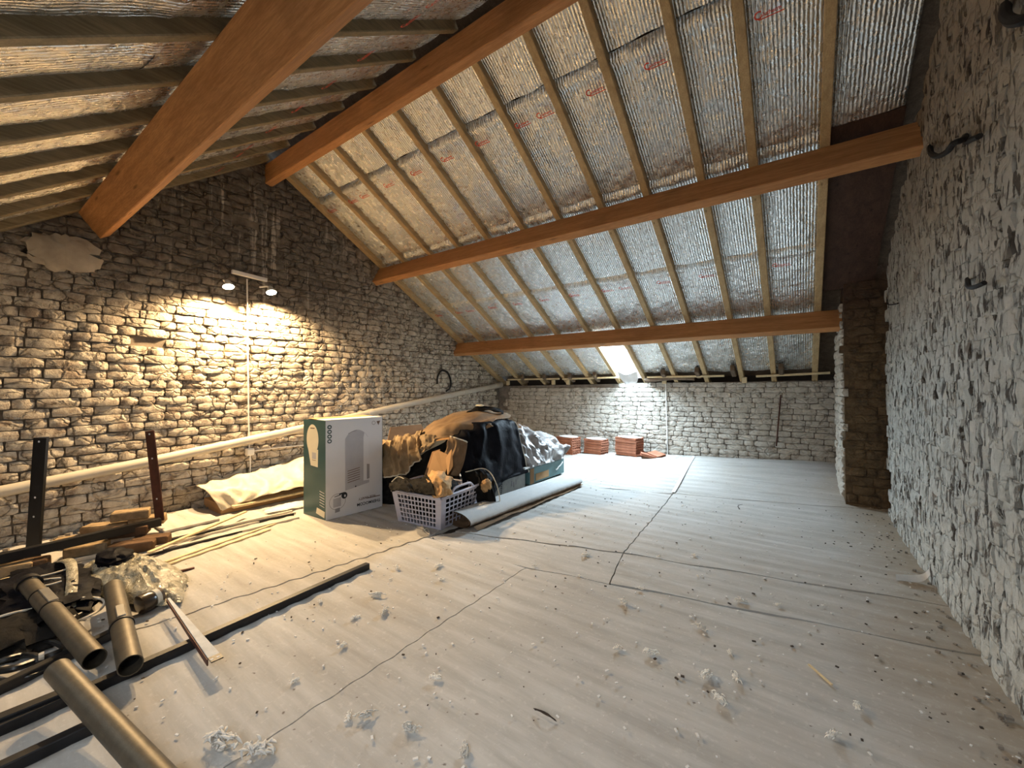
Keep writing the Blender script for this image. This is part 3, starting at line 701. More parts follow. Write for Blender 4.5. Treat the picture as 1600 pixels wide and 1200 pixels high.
# ---- laths, rods and rails on the floor along the left
def bar(name, p, q, w, h, mat, label, cat, grp=None, z=(0, 0)):
    a, b = at(*p, 2, z[0] + h), at(*q, 2, z[1] + h); a.z -= h / 2; b.z -= h / 2
    return tag(obj(name, MB().beam(a, b, w, h, (0, 0, 1), .002), M[mat]), label, cat, grp)
G1 = 'laths and rails along the left wall'
bar('wooden_lath', (232, 862), (384, 798), .026, .012, 'lath', 'thin pale lath lying crosswise over the long rails', 'lath', G1, (.03, .045))
bar('long_rail', (-30, 906), (457, 797), .016, .02, 'hem', 'longest pale rail, farthest of the parallel floor rails', 'rail', G1)
bar('long_rail', (150, 866), (459, 801.5), .018, .018, 'blacksteel', 'dark rail second from the wall among the floor rails', 'rail', G1)
bar('long_rail', (255, 857), (467, 807), .022, .016, 'hem', 'wide pale rail ending nearest the printed box', 'rail', G1)
bar('long_rail', (200, 874), (408, 821), .016, .014, 'blacksteel', 'short dark rail between the wide pale rail and the laths', 'rail', G1)
bar('long_rail', (240, 853.5), (462, 799.5), .012, .016, 'hem', 'thin pale rail squeezed between the farthest floor rails', 'rail', G1)
bar('wooden_lath', (258, 877), (444, 812.5), .02, .01, 'lath', 'pale lath, second nearest of the floor laths', 'lath', G1)
bar('wooden_lath', (264, 880), (422, 826), .022, .012, 'lath', 'pale lath lying nearest to the open floor', 'lath', G1)
bar('wooden_lath', (-30, 915), (75, 885), .03, .02, 'lath', 'golden lath at the left frame edge under the black post', 'lath', G1, (.03, .03))
bar('wooden_lath', (272, 893), (304, 886), .016, .012, 'rust', 'short brown stick poking out of the clear plastic bag', 'stick', None)
# ---- plastic-covered boards against the left wall
rows = [[(XG + .02, 1.24, .20), (XG + .02, 1.55, .235), (XG + .02, 1.9, .27), (XG + .02, 2.3, .36), (XG + .02, 2.7, .40)],
        [(-3.95, 1.22, .20), (-3.95, 1.5, .215), (-3.93, 1.8, .235), (-3.9, 2.2, .31), (-3.9, 2.7, .34)],
        [(-3.80, 1.24, .165), (-3.78, 1.5, .175), (-3.75, 1.8, .18), (-3.72, 2.2, .2), (-3.72, 2.7, .2)],
        [(-3.74, 1.30, .03), (-3.69, 1.5, .085), (-3.66, 1.8, .11), (-3.64, 2.2, .12), (-3.64, 2.7, .12)]]
tag(solid(obj('plastic_sheet', MB().grid(surf(rows, 30, 70, .026, (2.4, 8), 3)), M['white_sheet'], None, 60), .003), 'cream plastic sheet covering boards by the left wall, behind the printed box', 'sheet')
for k, (x, y0, y1, z, w, h) in enumerate([(-3.93, 1.30, 2.6, .04, .36, .08), (-3.70, 1.36, 2.5, .055, .04, .02)]):
    tag(obj('wooden_board', MB().box((x, (y0 + y1) / 2, z), (w, y1 - y0, h), None, .004), M['lath' if k else 'card']), ('pale wooden batten in front of the plastic-covered boards', 'thick brown board stack edge under the cream plastic sheet')[1 - k], 'board')
tag(obj('paper_scrap', MB().grid(surf([[at(410, 797, 2, .03), at(440, 788, 2, .05), at(472, 782, 2, .05)], [at(418, 802, 2, .01), at(445, 796, 2, .03), at(474, 790, 2, .02)]], 6, 14, .008, (2, 4), 8)), M['dust'], None, 60), 'crumpled white paper scrap between the rails and the boards', 'paper')
obj('floor_sheet', MB().box((-3.83, 1.07, .012), (.5, .33, .018), None, .003), M['floor'], fl)
# ---- clear plastic bag and black sheet
bgc = at(205, 893, 2, .05)
bag = thing('plastic_bag', 'crumpled clear plastic bag on the floor, in front of the loose bricks', 'bag', (bgc.x, bgc.y, 0))
mb = MB(); Pg = []
for i in range(25):
    r_ = i / 24; row = []
    for j in range(97):
        ph = 2 * math.pi * (j % 96) / 96; q = Vector((math.cos(ph), math.sin(ph), 0))
        rim_ = 1 + .16 * noise.noise(q * 1.6 + Vector((0, 0, 4))) + .06 * noise.noise(q * 6)
        z_ = .085 * (1 - r_ ** 2) ** .8 * (1 + .5 * noise.noise(q * r_ * 1.7 + Vector((3, 1, 1))))
        cr_ = noise.noise(Vector((q.x * 3.4 + r_, q.y * 3.4, r_ * 2.2))); z_ += .035 * (1 - 2.6 * abs(cr_)) * r_ * (1.05 - r_); z_ += .012 * (1 - 2 * abs(noise.noise(Vector((q.x * r_ * 9, q.y * r_ * 5, 6)))))
        row.append((bgc.x + q.x * r_ * rim_ * .46 - q.y * .0, bgc.y + q.y * r_ * rim_ * .165 + q.x * r_ * .05, max(.006, z_ + .008)))
    Pg.append(row)
mb.grid(Pg); obj('film', mb, M['clear'], bag, 60)
mb = MB(); lump(mb, bgc + Vector((-.16, -.03, .045)), (.13, .07, .04), .2, 2.5, 5, 14, 22, True); obj('dark_content', mb, M['black_sheet'], bag, 60)
k2 = at(70, 925, 2, .03)
mb = MB(); lump(mb, k2, (.36, .17, .06), .3, 2.4, 21, 24, 44, True); tag(obj('black_sheet', mb, M['black_sheet'], None, 60), 'crumpled black plastic sheet on the floor behind the steel tubes', 'sheet')
sp = [at(u, v, 2, z) for u, v, z in ((86, 880, .05), (98, 876, .10), (110, 880, .115), (113, 905, .09), (110, 935, .06), (108, 958, .02))]
wst = MB().grid([[p - Vector((.0, .02, 0)), p + Vector((.0, .02, .004))] for p in spline(sp, 22)]); tag(solid(obj('plastic_strap', wst, M['clear'], None, 60), .004, 0), 'shiny clear plastic strip bent over the black sheet', 'strap')
for k, (q, lab) in enumerate([(((50, 903), (70, 899), (90, 894), (102, 890)), 'upper pale wire on the black plastic sheet'), (((55, 909), (75, 905), (95, 903)), 'middle pale wire on the black plastic sheet'), (((60, 917), (80, 913), (96, 908)), 'lower pale wire on the black plastic sheet')]):
    tag(obj('loose_wire', MB().tube(spline([at(u, v, 2, .10) for u, v in q], 10), .004, 6), M['hem'], None, 40), lab, 'wire')
# ---- cables and hoses at lower left
def hose(path, r, mat, label, z=.02, n=40):
    tag(obj('cable', MB().tube(spline([at(u, v, 2, z + .01 * (k % 2)) for k, (u, v) in enumerate(path)], n), r, 8), M[mat], None, 40), label, 'cable')
hose([(90, 942), (120, 935), (150, 934), (163, 940), (158, 951), (140, 962), (118, 972), (104, 978)], .005, 'hem', 'pale cable bent in a loop between the two steel tubes', .05)
hose([(-20, 1006), (20, 997), (55, 986), (90, 976), (130, 958)], .009, 'cable', 'black hose running straight under the first steel tube', .015)
hose([(-20, 1020), (15, 1010), (50, 1003), (80, 1003), (98, 1010), (104, 1020)], .010, 'cable', 'black hose curving to the right beneath the first steel tube', .015)
hose([(-20, 1042), (10, 1030), (35, 1024), (52, 1024), (62, 1028)], .010, 'cable', 'thick black cable with a pale tip at the left frame edge', .015)
hose([(-20, 1050), (20, 1045), (55, 1033), (85, 1022), (100, 1015)], .012, 'cable', 'black cable lying lowest of the loose hoses', .012)
hose([(-20, 970), (20, 958), (55, 951)], .006, 'hem', 'straight pale cable at the left edge, above the hoses', .06)
hose([(-20, 1062), (40, 1058), (80, 1040), (98, 1024), (101, 1018)], .005, 'cable', 'thin black wire curling beside the long rails', .01)
tag(obj('cable_plug', MB().tube([at(60, 1027, 2, .03), at(69, 1024, 2, .03)], [.012, .014], 10), M['hem']), 'pale round plug at the tip of a thick black cable', 'plug')
tag(obj('black_bundle', (lambda m: lump(m, at(30, 985, 2, .02), (.22, .14, .045), .3, 2.5, 33, 18, 30))(MB()), M['darkcloth'], None, 60), 'dark heap of cables and cloth at the left frame edge', 'bundle')
# ---- steel rails and tubes lying across each other
def rail(p, q, z, label, w=.034):
    a, b = at(*p, 2, z + w), at(*q, 2, z + w); a.z -= w / 2; b.z -= w / 2
    tag(obj('steel_rail', MB().beam(a, b, w, w, (0, 0, 1), .003), M['blacksteel']), label, 'rail', 'black steel rails under the tubes')
rail((575, 879), (-30, 1143), 0, 'longest black square rail, running out across the open floor')
rail((-30, 1082), (186, 978), .0, 'black square rail nearest the hoses, under two tubes')
rail((-30, 1130), (104, 1076), .004, 'short black rail ending under the lowest tube, next to the hoses', .04)
rail((-30, 1207), (148, 1124), 0, 'black rail crossing the bottom left corner')
def tube_thing(p, q, z, r, label, z2):
    a, b = at(*p, 2, z), at(*q, 2, z2); o = thing('steel_tube', label, 'tube', ((a + b) / 2 * 1).to_tuple()[:2] + (z - r,)); d = (b - a).normalized()
    obj('tube_wall', MB().pipe(a, b, r, .003, 32), M['tube'], o, 50)
    obj('bore_shade', MB().disc(a + d * .06, d, r - .003, 32), M['tubein'], o); obj('bore_shade', MB().disc(b - d * .06, d, r - .003, 32), M['tubein'], o)  # black discs stand in for the darkness inside the tube
    return o, a, b, d
t1, a, b, d = tube_thing((148, 1030), (46, 914), .055, .033, 'thick bronze steel tube with a flared end and slot, leftmost tube', .10)
obj('flange', MB().pipe(b - d * .01, b + d * .03, .043, .006, 32), M['blacksteel'], t1, 50)
up_ = Vector((0, 0, 1)); sd = d.cross(up_).normalized()
cc = a.lerp(b, .70); obj('slot_plate', MB().box(cc + up_ * .034 + sd * .008, (.16, .03, .006), (d, sd, up_), .002), M['grey_steel'], t1)
for e in (-.085, .085): obj('collar', MB().pipe(cc + d * (e - .004), cc + d * (e + .004), .0355, .004, 32), M['blacksteel'], t1, 50)
t2, a, b, d = tube_thing((204, 1040), (177, 917), .07, .034, 'bronze steel tube with an angled flat side, pointing at the plastic bag', .085)
up_ = Vector((0, 0, 1)); sd = d.cross(up_).normalized()
cc = a.lerp(b, .42); obj('collar', MB().pipe(cc - d * .006, cc + d * .006, .0375, .005, 32), M['blacksteel'], t2, 50)
obj('slot_plate', MB().box(cc + d * .07 + up_ * .0345, (.11, .026, .006), (d, sd, up_), .002), M['grey_steel'], t2)
t3, a, b, d = tube_thing((292, 1262), (90, 1046), .036, .031, 'longest and nearest bronze steel tube, at the bottom left', .11)
# ---- angle iron with a bent tab
ai = thing('angle_iron', 'pale angle iron bar with a drilled end tab, lying across the long rail', 'bar', at(300, 985, 2, .04))
a, b = at(333, 1027, 2, .055), at(263, 936, 2, .06); d = (b - a).normalized(); sd = Vector((0, 0, 1)).cross(d).normalized(); nn = d.cross(sd)
obj('flange', prism([a - sd * .020, a + sd * .014, b + sd * .003, b - sd * .005], nn * .004), M['carpet'], ai)
obj('flange', prism([a + sd * .014, a + sd * .014 - nn * .022, b + sd * .003 - nn * .012, b + sd * .003], sd * .004), M['rust'], ai)  # dark side of the bar: its shade put into the colour
tb = obj('tab', MB().box(a - d * .018 - sd * .003 + nn * .004, (.036, .036, .004), (d, sd, nn)), M['blacksteel'], ai)
for e in (-.009, .009): obj('bolt_hole', MB().disc(a - d * .02 + nn * .0065 + sd * e, nn, .005, 10), M['dust'], tb)
# ---- dark bottle
bt = thing('bottle', 'dark brown bottle lying beside the clear plastic bag', 'bottle', at(230, 945, 2, 0))
a, b = at(216, 947, 2, .04), at(238, 936, 2, .045); obj('body', MB().tube([a, a.lerp(b, .08), a.lerp(b, .7), b], [.03, .042, .042, .036], 18), M['bottle'], bt, 50)
d = (b - a).normalized(); obj('cap', MB().tube([b + d * .004, b + d * .022], .037, 18), M['hem'], bt, 50); obj('cap_ring', MB().tube([b + d * .022, b + d * .034], .034, 18), M['oldwood'], bt, 50)

# ---- big printed carton
bx = thing('printed_carton', 'tall white and teal printed carton standing upright in front of the left wall', 'box', (-3.08, 1.93, 0))
B0 = Vector((-2.925, 1.693, 0)); e1 = Vector((.043, .48, 0)).normalized(); e2 = Vector((-.302, -.01, 0)).normalized(); BW, BD, BH = .482, .30, .752
nF = Vector((e1.y, -e1.x, 0)); nS = Vector((e2.y, -e2.x, 0)); nS = -nS if nS.y > 0 else nS
def BF(u, v, o=0): return B0 + e1 * (u * BW) + VZ * (v * BH) + nF * o            # white front, u right, v up
def BS(u, v, o=0): return B0 + e2 * ((1 - u) * BD) + VZ * (v * BH) + nS * o      # teal side
def slab(P4, t_, nrm):
    return prism(P4, nrm * t_)
obj('front_panel', prism([BF(0, 0), BF(1, 0), BF(1, 1), BF(0, 1)], -nF * .004), M['boxwhite'], bx)
obj('side_panel', prism([BS(0, 0), BS(1, 0), BS(1, 1), BS(0, 1)], -nS * .004), M['boxgreen'], bx)
obj('back_panel', prism([BF(0, 0, -BD), BF(1, 0, -BD), BF(1, 1, -BD), BF(0, 1, -BD)], nF * .004), M['boxgreen'], bx)
obj('side_panel', prism([BF(1, 0), BF(1, 0, -BD), BF(1, 1, -BD), BF(1, 1)], -e1 * .004), M['boxgreen'], bx)
tf = BH + .001
for k, (q0, q1) in enumerate(((0, .5), (.5, 1))):
    obj('top_flap', prism([B0 + VZ * tf + e1 * 0 - nF * (BD * q0), B0 + VZ * tf + e1 * BW - nF * (BD * q0), B0 + VZ * (tf + .004 * k) + e1 * BW - nF * (BD * q1 - .002), B0 + VZ * (tf + .004 * k) - nF * (BD * q1 - .002)], VZ * .004), M['card' if k else 'boxwhite'], bx)
def flat(name, pts, F, off, mat):
    mb = MB(); mb.v = [F(u, v, off) for u, v in pts]; mb.f = [tuple(range(len(pts)))]; return obj(name, mb, M[mat], bx)
def ell(cx, cy, rx_, ry_, n=28, a0=0, a1=2 * math.pi): return [(cx + rx_ * math.cos(a0 + (a1 - a0) * k / n), cy + ry_ * math.sin(a0 + (a1 - a0) * k / n)) for k in range(n + (0 if a1 - a0 > 6.2 else 1))]
arch = [(.32, .26), (.32, .80)] + [(.32 + .40 * k / 10, .80 + .085 * math.sin(math.pi * k / 10) ** .7) for k in range(1, 10)] + [(.72, .80), (.745, .30)]
flat('printed_picture', arch, BF, .0006, 'inkl')
flat('printed_picture', [(.64, .33), (.745, .33), (.735, .78), (.66, .85), (.64, .80)], BF, .0008, 'boxwhite')
for k in range(6): flat('printed_line', [(.36, .335 + .024 * k), (.575, .355 + .024 * k), (.575, .362 + .024 * k), (.36, .342 + .024 * k)], BF, .001, 'inkbrown')
flat('printed_line', [(.70, .34), (.75, .345), (.75, .50), (.70, .505)], BF, .0011, 'inkm')
flat('printed_line', [(.37, .845), (.43, .863), (.52, .875), (.52, .883), (.43, .871), (.37, .853)], BF, .0011, 'inkm')
flat('printed_dot', ell(.50, .285, .012, .008), BF, .0011, 'ink')
for k in range(4):
    flat('printed_icon', ell(.062, .935 - .048 * k, .036, .021), BF, .0009, 'inkg'); flat('printed_icon', ell(.062, .935 - .048 * k, .022, .011, 5 + k), BF, .0012, 'boxwhite')
flat('printed_icon', [(.885, .96), (.955, .965), (.92, .915)], BF, .0009, 'inkbrown')
ring = ell(.83, .945, .035, .022); ri = ell(.83, .945, .026, .016)
mb = MB(); mb.v = [BF(u, v, .0009) for u, v in ring + ri]; n = len(ring); mb.f = [(k, (k + 1) % n, n + (k + 1) % n, n + k) for k in range(n)]; obj('printed_icon', mb, M['inkm'], bx)
ring = ell(.19, .165, .135, .082, 40); ri = ell(.19, .165, .128, .077, 40)
mb = MB(); mb.v = [BF(u, v, .0009) for u, v in ring + ri]; n = len(ring); mb.f = [(k, (k + 1) % n, n + (k + 1) % n, n + k) for k in range(n)]; obj('printed_ring', mb, M['inkm'], bx)
flat('printed_picture', [(.15, .055), (.23, .06), (.23, .10), (.15, .095)], BF, .001, 'inkm'); flat('printed_picture', [(.12, .11), (.25, .115), (.25, .205), (.12, .20)], BF, .0008, 'inkl')
flat('printed_line', [(.14, .215), (.24, .225), (.24, .232), (.14, .222)], BF, .0011, 'ink')
flat('printed_badge', ell(.305, .215, .05, .034), BF, .0012, 'ink'); flat('printed_badge', [(.22, .245), (.30, .25), (.30, .235), (.22, .23)], BF, .0011, 'ink'); flat('printed_badge', ell(.315, .21, .014, .013), BF, .0014, 'boxwhite')
def boxtext(word, size, u, v, mat, off=.001):          # lettering stands on its head, like the carton
    me = lettering('printed_text', word, size, M[mat]); X = -e1; Y = -VZ; Z = X.cross(Y); p = BF(u, v, off)
    o = bpy.data.objects.new('printed_text', me); COL.objects.link(o); o.parent = bx
    o.matrix_basis = Matrix(((X.x, Y.x, Z.x, p.x - bx.location.x), (X.y, Y.y, Z.y, p.y - bx.location.y), (X.z, Y.z, Z.z, p.z - bx.location.z), (0, 0, 0, 1)))
boxtext('THERMOCOM', .033, .955, .098, 'ink')
flat('printed_line', [(.70, .128), (.95, .128), (.95, .137), (.70, .137)], BF, .001, 'inkbrown'); boxtext('ELLE VANITY', .026, .86, .152, 'inkbrown')
flat('printed_picture', ell(.42, .80, .27, .155, 36), BS, .0006, 'inkc')
flat('printed_picture', [(.34, .53), (.66, .52), (.68, .70), (.22, .70)], BS, .0008, 'inkc')
flat('printed_line', [(.32, .91), (.52, .912), (.52, .922), (.32, .92)], BS, .001, 'inkbrown'); flat('printed_line', [(.40, .60), (.58, .598), (.58, .665), (.40, .667)], BS, .001, 'inkl'); flat('printed_line', [(.40, .585), (.58, .583), (.58, .588), (.40, .59)], BS, .001, 'inkbrown')
flat('printed_picture', [(.58, .05), (.95, .02), (.97, .085), (.62, .11)], BS, .0007, 'inkc')
for k in range(6): flat('printed_line', [(.74, .14 + .028 * k), (.95, .125 + .028 * k), (.95, .131 + .028 * k), (.74, .147 + .028 * k)], BS, .0008, 'boxwhite')

# ---- laundry basket
bk = thing('laundry_basket', 'lilac-grey plastic laundry basket full of dark clothes, on the floor', 'basket', (-2.30, 2.25, 0))
K0, ka, kb, KH, OUT = Vector((-2.055, 2.035, .004)), Vector((-.991, -.10, 0)).normalized(), None, .232, .03
kb = Vector((-ka.y * -1, ka.x * -1, 0)); kb = Vector((ka.y, -ka.x, 0)); KA, KB = .405, .43
C4 = [K0, K0 + ka * KA, K0 + ka * KA + kb * KB, K0 + kb * KB]; cen = sum(C4, Vector()) / 4
T4 = [p + VZ * KH + (p - cen).normalized() * OUT * 1.5 for p in C4]
def wallgrid(i, nc, nr, end=False):
    j = (i + 1) % 4; b0, b1, t0, t1 = C4[i], C4[j], T4[i], T4[j]; nrm = (b1 - b0).cross(VZ).normalized()
    Q = lambda u, v: (b0 * (1 - u) + b1 * u) * (1 - v) + (t0 * (1 - u) + t1 * u) * v
    mb = MB(); m0, m1 = .10, .90; w = .0085
    for k in range(nc + 1): mb.beam(Q(m0 + (m1 - m0) * k / nc, .02), Q(m0 + (m1 - m0) * k / nc, .98), w, .004, nrm)
    for k in range(nr + 1): mb.beam(Q(.02, .05 + .88 * k / nr), Q(.98, .05 + .88 * k / nr), w, .0045, nrm)
    for u0, u1 in ((0, m0), (m1, 1)):
        mb.add([Q(u0, 0) + nrm * .002, Q(u1, 0) + nrm * .002, Q(u1, 1) + nrm * .002, Q(u0, 1) + nrm * .002, Q(u0, 0) - nrm * .002, Q(u1, 0) - nrm * .002, Q(u1, 1) - nrm * .002, Q(u0, 1) - nrm * .002], [(0, 1, 2, 3), (4, 7, 6, 5), (0, 4, 5, 1), (1, 5, 6, 2), (2, 6, 7, 3), (3, 7, 4, 0)])
    obj('lattice_wall', mb, M['basket'], bk)
    return Q
qs = [wallgrid(i, 11 if i % 2 == 0 else 8, 6) for i in range(4)]
obj('bottom', prism(C4, VZ * .006), M['basket'], bk)
loop = T4 + [T4[0]]
rp = []
for i in range(4):
    a, b = T4[i], T4[(i + 1) % 4]
    for k in range(8):
        p = a.lerp(b, k / 8)
        rp.append(p)
rp.append(T4[0])
obj('rim', MB().tube(rp, .0095, 8, False), M['basket'], bk, 40)
for i in (3, 1):
    a, b = T4[i], T4[(i + 1) % 4]; hp = [a.lerp(b, .22), a.lerp(b, .28) + VZ * .03, a.lerp(b, .36) + VZ * .042, a.lerp(b, .64) + VZ * .042, a.lerp(b, .72) + VZ * .03, a.lerp(b, .78)]
    obj('handle', MB().tube(spline(hp, 16), .009, 8), M['basket'], bk, 40)
gm = MB(); lump(gm, cen + VZ * .135, (.20, .21, .155), .16, 2.4, 41, 26, 40, True); tag(obj('garment', gm, M['darkcloth'], None, 60), 'near-black clothes filling the bottom of the lilac laundry basket', 'clothes')
def garment(rows, nu, nv, amp, sc, seed, mat, label):
    R_ = [[atd(*q) for q in r] for r in rows]
    tag(solid(obj('garment', MB().grid(surf(R_, nu, nv, amp, sc, seed)), M[mat], None, 60), .004), label, 'clothes')
garment([[(664, 744, 3.05), (678, 736, 3.1), (694, 738, 3.1), (707, 748, 3.05)], [(668, 752, 2.92), (680, 747, 2.88), (693, 748, 2.88), (705, 757, 2.92)], [(674, 764, 2.86), (684, 762, 2.80), (696, 762, 2.82), (706, 768, 2.88)], [(676, 777, 2.80), (688, 777, 2.77), (698, 775, 2.80), (708, 772, 2.86)]], 30, 30, .022, (2.2, 3.2), 17, 'tan', 'crumpled tan cloth on top of the dark clothes in the basket')
garment([[(610, 757, 3.02), (624, 746, 3.08), (646, 751, 3.05), (668, 744, 3.02)], [(609, 763, 2.92), (630, 756, 2.92), (652, 760, 2.88), (676, 756, 2.86)], [(614, 768, 2.86), (638, 768, 2.82), (658, 772, 2.80), (682, 776, 2.76)]], 22, 34, .022, (2.2, 4.5), 43, 'darkcloth', 'dark coat bunched over the left and front rim of the basket')
tag(obj('hem_cord', MB().tube(spline([atd(*q) for q in ((612, 753, 2.98), (622, 745, 3.02), (634, 750, 2.98), (644, 759, 2.9), (655, 767, 2.82))], 18), .0035, 6), M['hem'], None, 40), 'pale piping along the edge of the dark coat at the left of the basket', 'cord')
rows = [[(-2.30, 2.50, .30), (-2.24, 2.56, .325), (-2.16, 2.62, .325), (-2.08, 2.66, .27)], [(-2.18, 2.44, .295), (-2.12, 2.50, .31), (-2.05, 2.55, .30), (-2.0, 2.58, .23)], [(-2.09, 2.40, .22), (-2.03, 2.46, .20), (-1.98, 2.50, .18), (-1.95, 2.53, .12)], [(-2.07, 2.47, .07), (-2.01, 2.50, .05), (-1.97, 2.54, .04), (-1.95, 2.57, .02)]]
tag(solid(obj('garment', MB().grid(surf(rows, 24, 26, .022, (3, 4), 5)), M['darkcloth'], None, 60), .004), 'dark jacket hanging over the right end of the laundry basket', 'clothes')
tag(obj('hem_cord', MB().tube(spline([(-2.27, 2.47, .30), (-2.18, 2.50, .325), (-2.10, 2.55, .345), (-2.03, 2.57, .31), (-1.965, 2.565, .22), (-1.935, 2.56, .12), (-1.935, 2.55, .04)], 26), .0045, 6), M['hem'], None, 40), 'pale piping cord along the edge of the dark jacket', 'cord')
tag(obj('garment', (lambda m: lump(m, (-2.02, 2.50, .225), (.035, .05, .05), .25, 2.2, 23, 14, 20, False))(MB()), M['tan'], None, 60), 'tan cloth patch on the dark jacket beside the basket handle', 'clothes')

# ---- boxes under the covers
def carton(name, label, x0, x1, y0, y1, z0, z1, mat, cat='box'):
    o = thing(name, label, cat, ((x0 + x1) / 2, (y0 + y1) / 2, z0)); cx, cy, cz = (x0 + x1) / 2, (y0 + y1) / 2, (z0 + z1) / 2
    obj('body', MB().box((cx, cy, cz), (x1 - x0, y1 - y0, z1 - z0), None, .004), M[mat], o); return o
gc = carton('grey_carton', 'long low grey printed carton under the black sheet, beside the carpet roll', -2.62, -2.215, 2.62, 3.35, .004, .165, 'boxgrey')
for k in range(7): obj('printed_line', MB().box((-2.2135, 2.95 + .002 * k, .035 + .017 * k), (.002, .016 + .006 * (k % 2), .008)), M['ink'], gc)
for k in range(3): obj('printed_line', MB().box((-2.2135, 3.12 + .035 * k, .10 - .02 * (k % 2)), (.002, .014, .05)), M['inkm'], gc)
gn = carton('teal_carton', 'low teal carton at the far end of the covered pile, beside the carpet roll', -2.62, -2.195, 3.40, 4.12, .03, .19, 'boxgreen2')
obj('end_panel', MB().box((-2.193, 3.44, .11), (.004, .07, .15)), M['card_in'], gn)
obj('printed_picture', MB().box((-2.1925, 3.64, .085), (.003, .26, .07)), M['card'], gn)
obj('torn_tape', MB().grid(surf([[(-2.189, 3.92, .10), (-2.188, 4.0, .13), (-2.189, 4.08, .165)], [(-2.188, 3.93, .085), (-2.187, 4.01, .115), (-2.188, 4.085, .15)]], 4, 10, .004, (2, 4), 2)), M['dust'], gn)
oc = thing('open_carton', 'open brown cardboard box with raised flaps behind the khaki cloth', 'box', (-3.0, 2.74, 0))
for nm, P4, n_ in (('side', [(-3.24, 2.46, 0), (-3.24, 3.0, 0), (-3.24, 3.0, .50), (-3.24, 2.46, .50)], VX), ('side', [(-2.78, 2.46, 0), (-2.78, 3.0, 0), (-2.78, 3.0, .50), (-2.78, 2.46, .50)], VX), ('side', [(-3.24, 2.46, 0), (-2.78, 2.46, 0), (-2.78, 2.46, .50), (-3.24, 2.46, .50)], VY), ('side', [(-3.24, 3.0, 0), (-2.78, 3.0, 0), (-2.78, 3.0, .50), (-3.24, 3.0, .50)], VY), ('bottom', [(-3.24, 2.46, 0), (-2.78, 2.46, 0), (-2.78, 3.0, 0), (-3.24, 3.0, 0)], VZ)):
    obj(nm, prism(P4, n_ * .005), M['card'], oc)
obj('flap', prism([(-3.24, 2.5, .50), (-3.24, 3.0, .50), (-3.30, 2.98, .61), (-3.30, 2.58, .61)], VX * .005), M['card_in'], oc)
obj('flap', prism([(-3.22, 3.0, .50), (-2.78, 3.0, .50), (-2.80, 3.06, .615), (-3.20, 3.06, .61)], VY * .005), M['card_in'], oc)
obj('flap', prism([(-3.22, 2.46, .50), (-2.80, 2.46, .50), (-2.82, 2.38, .46), (-3.2, 2.38, .46)], VZ * .005), M['card'], oc)
tag(obj('cardboard_tube', MB().pipe((-3.12, 2.8, .50), (-2.86, 2.86, .54), .022, .004, 16), M['dust'], None, 50), 'pale round tube lying in the open brown cardboard box', 'tube')
tag(obj('paper_sheet', MB().grid(surf([[(-3.1, 2.56, .51), (-2.95, 2.66, .555), (-2.80, 2.76, .60)], [(-3.0, 2.46, .52), (-2.88, 2.54, .56), (-2.74, 2.64, .62)]], 6, 14, .01, (3, 4), 12)), M['dust'], None, 60), 'crumpled pale paper lying across the open brown box', 'paper')
# ---- covers
def cover(name, rows, nu, nv, amp, sc, seed, mat, th, label, cat, hem=None):
    S_ = surf(rows, nu, nv, amp, sc, seed); o = tag(solid(obj(name, MB().grid(S_), M[mat], None, 60), th, 0), label, cat)
    if hem is not None:
        e = S_[hem] if isinstance(hem, int) else [r[hem[0]] for r in S_]
        obj('hem', MB().tube(e, .006, 6), M['hem'], o, 40)
    return o
cover('black_sheet', [[(-2.50, 2.52, .615), (-2.36, 2.68, .685), (-2.31, 2.95, .705), (-2.33, 3.20, .69)], [(-2.33, 2.47, .56), (-2.245, 2.66, .63), (-2.22, 2.95, .66), (-2.25, 3.24, .64)], [(-2.26, 2.44, .38), (-2.19, 2.62, .38), (-2.175, 2.95, .42), (-2.215, 3.29, .40)], [(-2.20, 2.44, .18), (-2.15, 2.60, .16), (-2.165, 2.95, .21), (-2.195, 3.33, .24)], [(-2.14, 2.45, .01), (-2.11, 2.60, .01), (-2.16, 2.90, .15), (-2.185, 3.36, .165)]], 46, 40, .022, (3.2, 5), 3, 'black_sheet', .003, 'glossy black plastic sheet hanging down the front of the covered pile', 'sheet', (40,))
cover('brown_tarp', [[(-2.98, 2.86, .66), (-2.78, 3.04, .76), (-2.54, 3.2, .775), (-2.36, 3.30, .72)], [(-2.88, 2.68, .64), (-2.66, 2.80, .735), (-2.43, 2.95, .755), (-2.27, 3.16, .715)], [(-2.80, 2.52, .575), (-2.58, 2.49, .62), (-2.40, 2.56, .675), (-2.24, 2.86, .69)], [(-2.74, 2.46, .53), (-2.50, 2.44, .56), (-2.34, 2.52, .61), (-2.21, 2.83, .655)]], 36, 50, .022, (1.6, 3.4), 7, 'brown_sheet', .004, 'dusty brown tarp over the peak of the covered pile', 'tarp', None)
cover('brown_tarp', [[(-2.62, 2.98, .77), (-2.55, 3.02, .815), (-2.44, 3.12, .81), (-2.36, 3.2, .765)], [(-2.58, 2.90, .765), (-2.50, 2.95, .785), (-2.40, 3.04, .785), (-2.31, 3.12, .75)]], 8, 20, .014, (2, 5), 9, 'darkcloth', .004, 'dark folded cloth roll on the very top of the covered pile', 'cloth', None)
tag(obj('yellow_scrap', (lambda m: lump(m, (-2.53, 3.03, .825), (.045, .03, .012), .2, 2, 3, 8, 12, False))(MB()), M['inkc'], None, 60), 'small pale yellow scrap on the peak of the covered pile', 'scrap')
